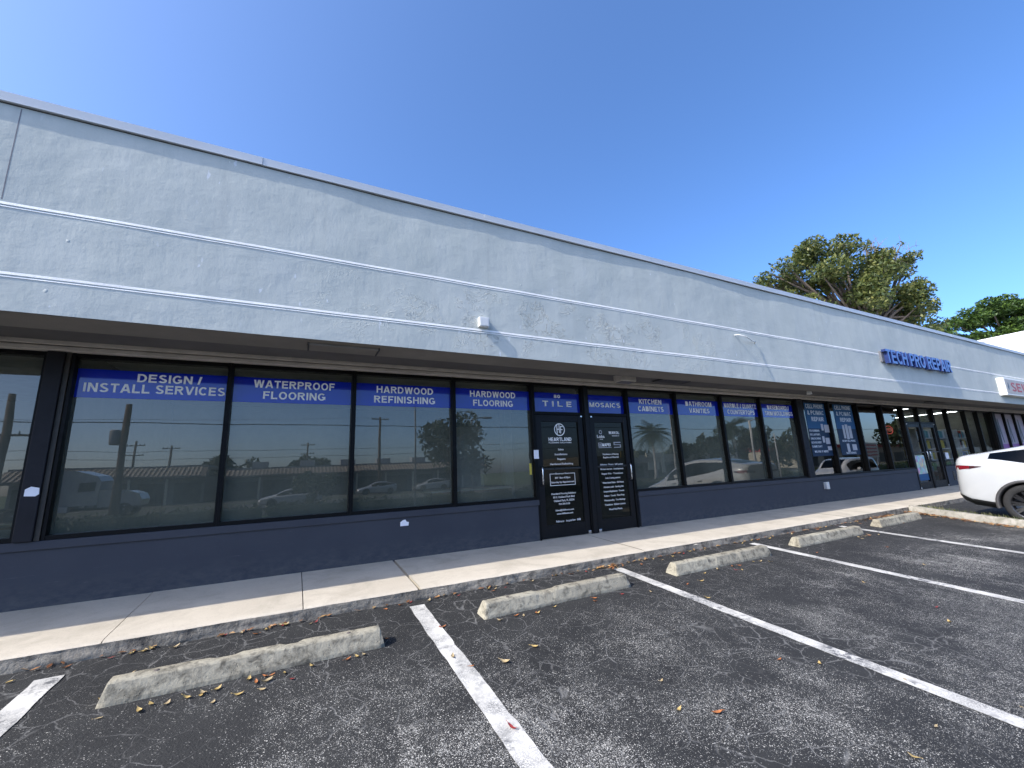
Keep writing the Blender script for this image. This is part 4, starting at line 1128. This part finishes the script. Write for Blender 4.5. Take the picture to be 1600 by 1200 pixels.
    if cladding:        # dark lower edge of the rear bumper
        for s in (-1, 1):
            A = MB(); prev = None
            for k in range(15):
                x = .03+(axles[0]-r*1.22-.03)*k/14
                for p, q in zip(st, st[1:]):
                    if p[0] <= x <= q[0]: f_ = (x-p[0])/(q[0]-p[0]); w_ = p[4]+(q[4]-p[4])*f_; zb_ = p[1]+(q[1]-p[1])*f_
                row = [A.bm.verts.new((x, s*(w_*a_+b_), zb_+z_)) for a_, b_, z_ in ((.80, .0, -.004), (.955, .012, .075), (.975, .010, .125))]
                if prev:
                    for q in range(2):
                        f = A.bm.faces.new((prev[q], prev[q+1], row[q+1], row[q])); f.smooth = True
                prev = row
            A.obj('lower_trim', 'car_trim', root)
    for gx in door_x:
        for s in (-1, 1):
            A = MB(); prev = None
            for k in range(9):
                z = st[4][1]+.22+(st[len(st)//2][2]-st[4][1]-.26)*k/8; bow = .012*math.sin(k/8*math.pi)
                row = [A.bm.verts.new((gx+.24+q+.10*(k/8)**2, s*(wmax*.982+bow), z)) for q in (-.004, .004)]
                if prev: A.bm.faces.new((prev[0], prev[1], row[1], row[0]))
                prev = row
            A.obj('door_gap', 'car_trim', root)
    for dx in door_x:
        for s in (-1, 1):
            A = MB(); zt = st[len(st)//2][2]; A.box(dx, dx+.19, min(s*(wmax-.03), s*(wmax+.006)), max(s*(wmax-.03), s*(wmax+.006)), zt-.15, zt-.125, 0, .006); A.obj('door_handle', 'car_trim', root)
    mx = screen[0]-.15
    for s in (-1, 1):
        A = MB(); zt = st[len(st)//2][2]; A.box(mx-.06, mx+.10, min(s*(wmax-.04), s*(wmax+.16)), max(s*(wmax-.04), s*(wmax+.16)), zt+.03, zt+.16, 0, .03); A.obj('wing_mirror', paint, root)
    A = MB(); A.box(.06, .13, -wmax*.72, wmax*.72, st[0][1]-.06, st[0][1]+.10, 0, .015); A.obj('rear_valance', 'car_trim', root)
    A = MB(); A.box(axles[0]+r*1.15, axles[1]-r*1.15, -wmax*.97, wmax*.97, st[4][1]-.03, st[4][1]+.05, 0, .015); A.obj('sill', 'car_trim', root)
    return root

SUV = [(0.0, .40, 1.08, 1.20, .74, .72, .66), (.06, .34, 1.10, 1.255, .86, .82, .74), (.22, .27, 1.13, 1.285, .92, .86, .72), (.50, .24, 1.205, 1.355, .945, .875, .69), (.85, .22, 1.13, 1.45, .955, .885, .655), (1.25, .20, 1.07, 1.55, .955, .89, .645), (1.8, .18, 1.02, 1.61, .955, .89, .645),
       (2.35, .18, .99, 1.60, .955, .89, .64), (2.75, .18, .965, 1.52, .955, .88, .63), (3.15, .18, .95, 1.33, .955, .875, .63), (3.5, .19, .94, 1.09, .955, .87, .66), (3.85, .20, .90, .985, .945, .84, .70), (4.3, .22, .80, .90, .91, .80, .68), (4.62, .26, .68, .76, .82, .72, .60), (4.75, .36, .58, .66, .66, .60, .52)]
car('parked_suv', 'white electric crossover with black wheels backed towards the shops beside the island', SUV, (1.0, 3.80), .365, (.52, 3.2), (2.6, 3.6), (.3, 1.05), 'car_white',
    (13.0, 3.84, lotz(3.84)), R(-90), -math.atan(T1) if False else 0, (.985, .085, .42), cladding=True, door_x=(1.55, 2.65))
suv = bpy.data.objects['parked_suv']; suv.rotation_euler = (0, 0, 0); suv.rotation_mode = 'QUATERNION'
suv.rotation_quaternion = (Matrix.Rotation(math.atan(T1), 3, 'X') @ Matrix.Rotation(R(-90), 3, 'Z')).to_quaternion()
VAN = [(0.0, .42, 1.0, 1.50, .78, .74, .66), (.08, .34, 1.02, 1.66, .90, .86, .74), (.35, .28, 1.03, 1.74, .96, .92, .76), (1.0, .24, 1.03, 1.77, .985, .93, .77), (1.9, .22, 1.02, 1.77, .985, .93, .77), (2.7, .22, 1.01, 1.76, .985, .93, .76), (3.3, .22, .99, 1.69, .985, .92, .74), (3.75, .23, .98, 1.45, .98, .91, .72), (4.1, .24, .97, 1.16, .975, .90, .70), (4.5, .25, .92, 1.04, .95, .86, .70), (4.9, .28, .80, .92, .88, .78, .66), (5.12, .36, .66, .74, .74, .66, .55)]
car('minivan', 'white minivan seen mirrored in the glass beside the phone repair posters', VAN, (.98, 4.02), .35, (.3, 3.8), (3.1, 4.2), (-1, -.5), 'car_white', (33.6, -2.6, lotz(-2.6)), R(180), 0, (1.02, .30, .14), door_x=(1.6, 2.9))
SED = [(0.0, .40, .82, .94, .70, .66, .58), (.10, .32, .90, 1.02, .84, .78, .68), (.45, .26, .94, 1.09, .90, .83, .66), (.85, .22, .95, 1.22, .915, .84, .62), (1.3, .20, .95, 1.37, .92, .84, .60), (1.9, .18, .94, 1.44, .92, .84, .60), (2.4, .18, .92, 1.42, .92, .84, .60), (2.9, .18, .90, 1.28, .92, .83, .60), (3.3, .19, .89, 1.04, .915, .82, .62), (3.7, .20, .84, .93, .90, .79, .64), (4.2, .23, .74, .83, .86, .74, .60), (4.5, .28, .62, .70, .74, .66, .52), (4.62, .38, .54, .60, .60, .54, .45)]
car('sedan', 'white sedan on the road mirrored low in the waterproof flooring window', SED, (.9, 3.65), .33, (.5, 3.1), (2.5, 3.4), (.5, 1.15), 'car_white', (2.1, -28, GZ), R(180), 0, (.80, .14, .2), door_x=(1.5, 2.4))
car('sedan', 'grey sedan parked beyond the white minivan, mirrored in the glass', SED, (.9, 3.65), .33, (.5, 3.1), (2.5, 3.4), (.5, 1.15), 'car_grey', (40.2, -5.5, lotz(-5.5)), R(180), 0, (.80, .14, .2), door_x=(1.5, 2.4))
car('parked_suv', 'silver car parked by the low shops across the road, mirrored left of the street tree', SUV, (.88, 3.77), .365, (.35, 3.2), (2.6, 3.6), (.3, 1.05), 'car_silver', (11.5, -43.5, GZ), R(180), 0, (.985, .105, .40))
car('parked_suv', 'white car parked by the low shops across the road, mirrored left of the street tree', SUV, (.88, 3.77), .365, (.35, 3.2), (2.6, 3.6), (.3, 1.05), 'car_white', (18.5, -43.5, GZ), R(180), 0, (.985, .105, .40))
# semi truck
tk = thing('semi_truck', 'white semi truck tractor on the road, mirrored in the design and install services window', 'truck', (-15.6, -30.5, GZ))
M = MB(); M.prism([(0, .95), (3.0, .95), (3.0, 2.6), (2.75, 3.0), (1.6, 3.45), (0, 3.5)], -1.2, 1.2, 'y'); M.obj('cab', 'car_white', tk)
M = MB(); M.prism([(3.01, .75), (5.3, .75), (5.4, 1.2), (5.2, 1.65), (4.6, 1.85), (3.01, 1.98)], -1.1, 1.1, 'y'); M.obj('hood', 'car_white', tk)
M = MB(); M.box(1.9, 2.75, -1.212, -1.201, 1.95, 2.6); M.box(1.9, 2.75, 1.201, 1.212, 1.95, 2.6); M.obj('side_window', 'far_opening', tk)
M = MB(); M.prism([(3.0, 2.0), (3.02, 2.0), (2.80, 2.75), (2.78, 2.75)], -1.05, 1.05, 'y'); M.obj('windscreen', 'far_opening', tk)
M = MB(); M.box(-3.2, 5.0, -.45, .45, .55, .74); M.obj('chassis', 'car_trim', tk)
for x in (-2.6, -1.3, 4.4):
    for s in (-1, 1): wheel(tk, x, s*1.0, .50, s, .28)
M = MB(); M.box(.3, 1.5, -1.21, -.75, .5, .93, 0, .05); M.box(.3, 1.5, .75, 1.21, .5, .93, 0, .05); M.obj('fuel_tank', 'aluminium', tk)

# ------------------------------------------------------------------ trees
def leaf_cloud(name, clumps, n, size, mat, parent=None, seed=0, flat=.6):
    rr = random.Random(seed); verts = []; faces = []
    tot = sum(c[3]*c[4]*c[5] for c in clumps)
    for (cx, cy, cz, rx, ry, rz) in clumps:
        k = int(n*(rx*ry*rz)/tot)
        for _ in range(k):
            while True:
                u = Vector((rr.uniform(-1, 1), rr.uniform(-1, 1), rr.uniform(-1, 1)))
                l = u.length
                if l <= 1 and rr.random() < .25+.75*l: break
            c = Vector((cx+u.x*rx, cy+u.y*ry, cz+u.z*rz))
            nrm = (Vector((rr.gauss(0, 1), rr.gauss(0, 1), rr.gauss(0, 1)+flat))).normalized()
            a = nrm.orthogonal().normalized(); a.rotate(Matrix.Rotation(rr.uniform(0, 6.28), 3, nrm)); b = nrm.cross(a)
            s = size*rr.uniform(.6, 1.3); i = len(verts)
            verts += [c-a*s, c+b*s*.42, c+a*s, c-b*s*.42]; faces.append((i, i+1, i+2, i+3))
    me = bpy.data.meshes.new(name); me.from_pydata([tuple(v) for v in verts], [], faces)
    return link(name, me, mat, parent)
def clumps_in(rr, n, c, R_, rmin, rmax, shell=.55, floor=None):
    out = []
    while len(out) < n:
        u = Vector((rr.uniform(-1, 1), rr.uniform(-1, 1), rr.uniform(-1, 1)))
        if not shell < u.length < 1: continue
        p = Vector(c)+Vector((u.x*R_[0], u.y*R_[1], u.z*R_[2]))
        if floor and p.z < floor: continue
        r = rr.uniform(rmin, rmax); out.append((p.x, p.y, p.z, r, r, r*.75))
    return out
def limbs(M, base, top, clumps, r0, rr, k=1., seg=6):
    base, top = Vector(base), Vector(top)
    M.tube([base, base.lerp(top, .5)+Vector((rr.uniform(-.1, .1), rr.uniform(-.1, .1), 0)), top], [r0, r0*.8, r0*.62], 8)
    for c in clumps:
        if rr.random() > k: continue
        e = Vector(c[:3]); s = base.lerp(top, rr.uniform(.6, 1)); mid = s.lerp(e, .5)+Vector((rr.gauss(0, .2), rr.gauss(0, .2), rr.uniform(0, .5)))
        M.tube([s, mid, e], [r0*.38, r0*.22, r0*.06], seg, cap=False)
rr = random.Random(21)
# big olive tree behind the roof, thin grey twigs at its top right
t = thing('tree', 'large olive-green broadleaf tree with bare grey twigs behind the mall roof', 'tree', (0, 0, 0))
def tp(x, y, dep):      # world point for the tree's own layout, measured from the photograph's bearing and a chosen distance
    v = Vector(((x-800)/653.47, -(y-600)/653.47, 1)); return cam.matrix_world.to_3x3() @ Vector((v.x*dep, v.y*dep, -dep)) + Vector((0, 0, HEYE))
CL = []
for (x, y, dep, r) in ((1215, 445, 30, 1.3), (1240, 425, 30.5, 1.5), (1265, 405, 30, 1.3), (1290, 420, 29, 1.6), (1325, 415, 30, 1.7), (1300, 450, 29, 1.7), (1345, 450, 29, 1.9), (1375, 430, 30, 1.7), (1400, 415, 31, 1.3), (1420, 410, 31, 1.0), (1395, 455, 30, 1.7), (1425, 440, 31, 1.0), (1330, 395, 31, 1.1), (1365, 395, 31, 1.2), (1410, 480, 30, 1.5), (1435, 495, 30, 1.2), (1270, 460, 29, 1.6), (1245, 460, 31, 1.6), (1440, 520, 31, 1.3), (1385, 495, 30, 1.9), (1340, 485, 29, 1.9), (1425, 520, 29, 1.3), (1200, 470, 30, 1.6), (1192, 440, 30, .6), (1205, 425, 30.5, .5), (1400, 392, 31, .6), (1280, 392, 30, .6)):
    p = tp(x, y, dep)
    for q in range(6):
        d = Vector((rr.uniform(-1, 1), rr.uniform(-1, 1), rr.uniform(-1, 1)))*r*.8; s = r*rr.uniform(.35, .62)
        CL.append((p.x+d.x, p.y+d.y, p.z+d.z, s, s, s*.75))
leaf_cloud('crown', CL, 30000, .145, 'leaf_olive', t, 5)
pb = tp(1345, 470, 30); M = MB(); limbs(M, (pb.x, pb.y, 0), (pb.x, pb.y, pb.z-1.2), CL, .42, rr, .55)
M.obj('trunk', 'bark', t)
M = MB()
for k in range(210):
    p = tp(rr.uniform(1300, 1432), rr.uniform(382, 470), rr.uniform(29.5, 31)); d = Vector((rr.uniform(-.2, .9), rr.uniform(-.4, .4), rr.uniform(.2, .8)))
    M.tube([p, p+d*.6+Vector((0, 0, .1)), p+d*1.2], [.018, .012, .005], 4, cap=False)
M.obj('bare_twigs', 'twig_grey', t)
t = thing('tree', 'flat-topped bright green tree behind the white building at the right', 'tree', (0, 0, 0))
CL = []
for (x, y, dep, r) in ((1470, 518, 44, 1.3), (1490, 506, 45, 1.7), (1515, 498, 45, 2.0), (1545, 488, 45, 2.2), (1575, 483, 46, 2.2), (1605, 482, 46, 2.4), (1640, 485, 46, 2.6), (1500, 525, 45, 1.8), (1540, 515, 44, 2.2), (1580, 510, 44, 2.2), (1615, 510, 45, 2.4), (1560, 500, 46, 2.2), (1680, 495, 47, 2.6), (1480, 530, 46, 1.5), (1590, 474, 46, .9), (1555, 477, 46, .8)):
    p = tp(x, y, dep)
    for q in range(5):
        d = Vector((rr.uniform(-1, 1), rr.uniform(-1, 1), rr.uniform(-.5, .6)))*r*.75; s = r*rr.uniform(.35, .6)
        CL.append((p.x+d.x, p.y+d.y, p.z+d.z, s, s, s*.5))
leaf_cloud('crown', CL, 22000, .2, 'leaf_green', t, 6, 1.2)
pb = tp(1575, 520, 46); M = MB(); limbs(M, (pb.x, pb.y, 0), (pb.x, pb.y, pb.z-2), CL, .5, rr, .5); M.obj('trunk', 'bark', t)

def tree(name, label, x, y, h, w, mat, n=2500, size=.3, trunk_h=None, seed=0, group=None, dens=14):
    rr = random.Random(seed); t = thing(name, label, 'tree', (x, y, GZ), group=group)
    th = trunk_h or h*.35
    cl = clumps_in(rr, dens, (0, 0, (h+th)/2), (w/2*.8, w/2*.8, (h-th)/2*.85), w*.10, w*.2, .3)
    leaf_cloud('crown', cl, n, size, mat, t, seed)
    M = MB(); limbs(M, (0, 0, 0), (0, 0, th+.2*(h-th)), cl, .05*w*.6+.06, rr, .8); M.obj('trunk', 'bark', t)
    return t
tree('street_tree', 'thin-crowned street tree mirrored in the hardwood flooring window', 11.2, -19.3, 6.4, 7.2, 'leaf_dark', 2600, .22, 1.9, 31, dens=20)
tree('street_tree', 'small round street tree mirrored in front of the tiled roof', 1.2, -19.4, 2.9, 3.4, 'leaf_dark', 1500, .16, .6, 32)
for k, (x, y, h, w, lab) in enumerate(((-10, -76, 7.4, 10, 'dark tree above the tiled roofs, left of two'), (2.0, -76, 6.6, 8, 'dark tree above the tiled roofs, right of two'), (61, -42, 5.5, 9, 'low dark tree left of the pale light pole'), (69, -42, 7.2, 10, 'tall dark tree behind the pale light pole'), (78, -43, 9.5, 12, 'tallest dark tree right of the palm'), (89, -42, 9.2, 12, 'dark tree behind the thin light pole'), (99, -43, 7.0, 10, 'dark tree at the right of the mirrored tree row'), (82, -78, 6.6, 16, 'wide dark tree behind the low shops with signs'), (112, -60, 7, 16, 'wide dark tree behind the far shop row'), (130, -62, 7.4, 18, 'wide dark tree right of the far shop row'))):
    tree('background_tree', lab+', mirrored in the glass', x, y, h, w, 'leaf_dark', 1500, .5, h*.12, 40+k, 'trees mirrored in the shop windows')
far = tree('sky_block_tree', 'tall dark trees added to cover the bright sky mirrored right of the far glass doors', 124, -30, 13, 16, 'leaf_dark', 2600, .55, 2.0, 77, 'tall trees mirrored right of the far doors', 26)  # unseen row added to keep bright sky out of the far panes
for k in range(1, 14):
    o = copy_tree(far); o.location = (124+k*13.5, -30-(k % 3)*3, GZ); o.rotation_euler.z = k*1.3; o.scale = (1, 1, .9+.05*(k*7 % 5))
def palm(label, x, y, h, R_, seed):
    rr = random.Random(seed); t = thing('palm_tree', label, 'palm', (x, y, GZ))
    M = MB(); M.tube([(0, 0, 0), (.05, 0, h*.4), (-.05, .05, h*.8), (0, 0, h)], [.22, .17, .15, .13], 8); M.obj('trunk', 'pole_concrete', t)
    M = MB()
    for k in range(34):
        a = 2.4*k+rr.uniform(-.15, .15); el = rr.choice((rr.uniform(-.6, .2), rr.uniform(.2, .8), rr.uniform(.8, 1.45))); L = R_*rr.uniform(.85, 1.1); pts = []
        for q in range(8):
            s = q/7; pts.append(Vector((math.cos(a)*L*s*math.cos(el*(1-s*.5)), math.sin(a)*L*s*math.cos(el*(1-s*.5)), h+L*(s*math.sin(el)-(.35+.35*math.cos(el))*s*s))))
        side = Vector((-math.sin(a), math.cos(a), 0))
        for q in range(7):
            for z in (0, .5):
                p = pts[q].lerp(pts[q+1], z); d = (pts[q+1]-pts[q]).normalized(); wl = L*.24*math.sin(math.pi*min(1, (q+z+.8)/8.2))
                for s in (-1, 1):
                    e = p+side*s*wl+d*wl*.5-Vector((0, 0, wl*.55)); M.face([tuple(p), tuple(p+d*.16), tuple(e)])
    M.obj('fronds', 'leaf_palm', t, recalc=False)
palm('tall palm mirrored alone in the kitchen cabinets window', 37.6, -25, 5.7, 2.6, 3)
palm('broad palm mirrored behind the countertops window', 71.0, -38, 8.2, 3.8, 4)
# hedge along the street
rr = random.Random(5)
for k in range(9):
    x0 = -44+k*14.2; t = thing('hedge', ['far left', 'left', 'left-centre', 'nearest', 'centre', 'right-centre', 'right', 'far right', 'last right'][k]+' length of clipped dark street hedge, mirrored at the window foot', 'hedge', (x0, -18, GZ), group='street hedge lengths')
    cl = [(rr.uniform(0, 14), rr.uniform(-.5, .5), rr.uniform(.25, .62), rr.uniform(.35, .6), .4, .28) for q in range(60)]
    leaf_cloud('foliage', cl, 2200, .12, 'leaf_dark', t, k)
    M = MB(); M.box(.05, 13.95, -.42, .42, .02, .55, 0, .08); M.obj('core', 'leaf_dark', t)

# ------------------------------------------------------------------ across the road (seen in the glass)
def pole(name, label, x, y, h, r, mat, arms=(), lamp=None, group=None, tr=False):
    t = thing(name, label, 'pole', (x, y, GZ), group=group)
    M = MB(); M.tube([(0, 0, 0), (0, 0, h*.5), (0, 0, h)], [r, r*.85, r*.68], 10); M.obj('shaft', mat, t)
    for z in arms:
        M = MB(); M.box(-1.1, 1.1, -.06, .06, z-.06, z+.06, 0, .01)
        for q in (-1, -.5, .5, 1): M.lathe([(.03, 0), (.05, .05), (.03, .1), (.05, .14), (.001, .18)], (q, 0, z+.06), 'z', 8)
        M.obj('crossarm', mat, t)
    if tr:
        M = MB(); M.lathe([(.001, 0), (.22, 0), (.24, .08), (.24, .7), (.2, .8), (.001, .82)], (-.42, 0, h*.66), 'z', 14); M.obj('transformer', 'rtu_grey', t)
    if lamp:
        M = MB(); M.tube([(0, 0, h-.1), (lamp*.5, 0, h+.12), (lamp, 0, h+.15)], [.07, .05, .05], 8); M.obj('lamp_arm', mat, t)
        M = MB(); M.box(lamp-.1, lamp+.7, -.16, .16, h+.08, h+.22, 0, .04); M.obj('lamp_head', 'rtu_grey', t)
    return t
pole('utility_pole', 'brown utility pole with transformer mirrored in the design services window', -9.05, -20, 6.9, .22, 'pole_wood', (), tr=True)
pole('utility_pole', 'thick brown utility pole with a crossarm, mirrored in the leftmost window', -13.95, -20.1, 7.3, .22, 'pole_wood', (5.1,))
pole('utility_pole', 'slim utility pole mirrored in the hardwood refinishing window', 9.65, -45, 9.9, .20, 'pole_wood', (9.6,))
pole('utility_pole', 'small far utility pole mirrored left of two in the design services window', -21.6, -70, 9.0, .2, 'pole_wood', (8.4, 7.0))
pole('utility_pole', 'small far utility pole mirrored right of two in the design services window', -17.4, -70, 8.2, .2, 'pole_wood', (7.8,))
pole('utility_pole', 'small far utility pole mirrored in the waterproof flooring window', 1.7, -70, 8.5, .2, 'pole_wood', (8.1, 6.6))
pole('light_pole', 'pale concrete pole mirrored at the edge of the kitchen cabinets window', 24.6, -10, 9.0, .17, 'pole_concrete')
pole('street_lamp', 'grey street lamp with arm mirrored in the hardwood flooring window', 13.5, -22, 6.6, .10, 'pole_metal', lamp=1.2)
pole('street_lamp', 'tall parking lamp with arm mirrored in the countertops window', 41.2, -15, 6.05, .13, 'pole_concrete', lamp=1.6)
pole('light_pole', 'thin white pole mirrored in the mouldings window', 45.0, -15, 4.7, .08, 'pole_concrete')
pole('light_pole', 'thin grey pole mirrored in the hardwood refinishing window', 5.05, -8, 7.5, .045, 'pole_metal')
def wire(a, b, sag, label, r=.02):
    a, b = Vector(a), Vector(b); pts = []
    for k in range(25):
        t = k/24; p = a.lerp(b, t); p.z -= sag*4*t*(1-t); pts.append(p)
    tag(MB().tube(pts, r, 5).obj('power_line', 'wire_black'), label, 'wire', 'street wires mirrored in the glass')
wire((-60, -20, 5.7), (24.6, -20, 5.0), .25, 'single dark wire crossing the mirrored sky above the poles', .028)
wire((24.6, -20, 5.0), (110, -20, 5.6), .3, 'dark wire continuing right across the mirrored palm trees', .024)
wire((-60, -20, 6.25), (9.65, -45, 9.0), .9, 'high thin wire slanting across the mirrored sky', .014)
wire((-60, -70, 7.6), (60, -70, 7.6), 1.0, 'far thin upper wire behind the tiled roofs', .03)
wire((-60, -70, 6.4), (60, -70, 6.4), 1.0, 'far thin lower wire behind the tiled roofs', .03)

def mansard(label, x0, x1, y, eave, ridge, nopen, units=()):
    t = thing('low_shop_building', label, 'building', (0, 0, GZ)); g = -GZ
    M = MB(); M.box(x0, x1, y-14, y-2.2, 0, eave+g); M.obj('wall', 'far_wall', t)
    # mansard roof with standing tile ribs
    M = MB(); M.prism([(y, eave+g-.25), (y, eave+g), (y-1.9, ridge+g), (y-2.1, ridge+g), (y-2.1, eave+g-.25)], x0-.3, x1+.3)
    n = int((x1-x0)/.42)
    for k in range(n):
        x = x0+k*.42; M.prism([(y+.03, eave+g), (y+.03, eave+g+.07), (y-1.9, ridge+g+.07), (y-1.9, ridge+g)], x, x+.17, mi=1)
    M.obj('tile_roof', ['tile_dark', 'tile_light'], t)
    M = MB(); M.box(x0-.2, x1+.2, y-13.9, y-2.11, ridge+g+.001, ridge+g+.25); M.obj('parapet', 'far_wall', t)
    w = (x1-x0)/nopen
    for k in range(nopen):
        M = MB(); M.box(x0+k*w+.3, x0+(k+1)*w-.3, y-2.195, y-2.15, .1, eave+g-.7); M.obj('shopfront', 'far_opening', t)
        M = MB(); M.box(x0+k*w-.1, x0+k*w+.1, y-.35, y-.15, 0, eave+g-.26); M.obj('post', 'far_sign', t)
    for k, ux in enumerate(units):
        M = MB(); M.box(ux, ux+1.9, y-6, y-4.6, ridge+g+.26, ridge+g+1.05, 0, .03); M.obj('rooftop_unit', 'rtu_grey', t)
mansard('low shop row with tan tiled mansard roof, mirrored in the design services window', -26, -9.5, -48, 2.42, 3.45, 5)
mansard('long low shop row with striped tiled roof and rooftop units, mirrored in the flooring windows', -7.6, 26, -48, 2.2, 2.95, 9, (-5.2, .5, 5.6, 10.6, 15.8, 19.5))
t = thing('low_shop_building', 'flat-roofed grey shops with pale signs, mirrored in the kitchen cabinets window', 'building', (0, 0, GZ))
M = MB(); M.box(38, 66, -52, -41, 0, 2.6-GZ-.45); M.obj('wall', 'far_wall', t)
M = MB(); M.box(37.5, 66.5, -52.2, -40, 2.15-GZ-.44, 2.95-GZ); M.obj('fascia', 'far_cream', t)
for (a, b, z0, z1, mt) in ((45.5, 49.5, 2.9, 3.9, 'far_yellow'), (51, 54.3, 2.9, 3.5, 'far_sign'), (51.2, 53.5, .8, 2.0, 'far_sign'), (54.2, 55.0, .3, 3.6, 'far_sign')):
    M = MB(); M.box(a, b, -39.98, -39.8, z0-GZ-.3, z1-GZ-.3); M.obj('sign_board', mt, t)
for k in range(6):
    M = MB(); M.box(39+k*4.4, 42.4+k*4.4, -40.99, -40.95, .1, 2.0); M.obj('shopfront', 'far_opening', t)
t = thing('low_shop_building', 'cream shops with red fascia band, mirrored beside the phone repair posters', 'building', (0, 0, GZ))
M = MB(); M.box(104, 190, -58, -46, 0, 4.2); M.obj('wall', 'far_cream', t)
M = MB(); M.box(103.8, 190.2, -58.2, -45.8, 4.21, 5.0); M.obj('fascia', 'sign_red', t)
for k in range(9):
    M = MB(); M.box(106+k*9, 112+k*9, -45.99, -45.95, .1, 2.6); M.obj('shopfront', 'far_opening', t)
ps = thing('pylon_sign', 'yellow-white roadside price board on posts, mirrored beside the minivan', 'sign', (77, -20.5, GZ))
M = MB(); M.box(-2.6, 2.6, -.15, .15, 1.6, 3.9, 0, .02); M.obj('board', 'far_sign', ps)
for x in (-2, 2): M = MB(); M.box(x-.08, x+.08, -.08, .08, 0, 1.59); M.obj('post', 'pole_metal', ps)
for z in (3.5, 3.0, 2.5, 2.0): M = MB(); M.box(-2.2, 2.2, .151, .156, z-.12, z+.12); M.obj('text_band', 'sign_red', ps)
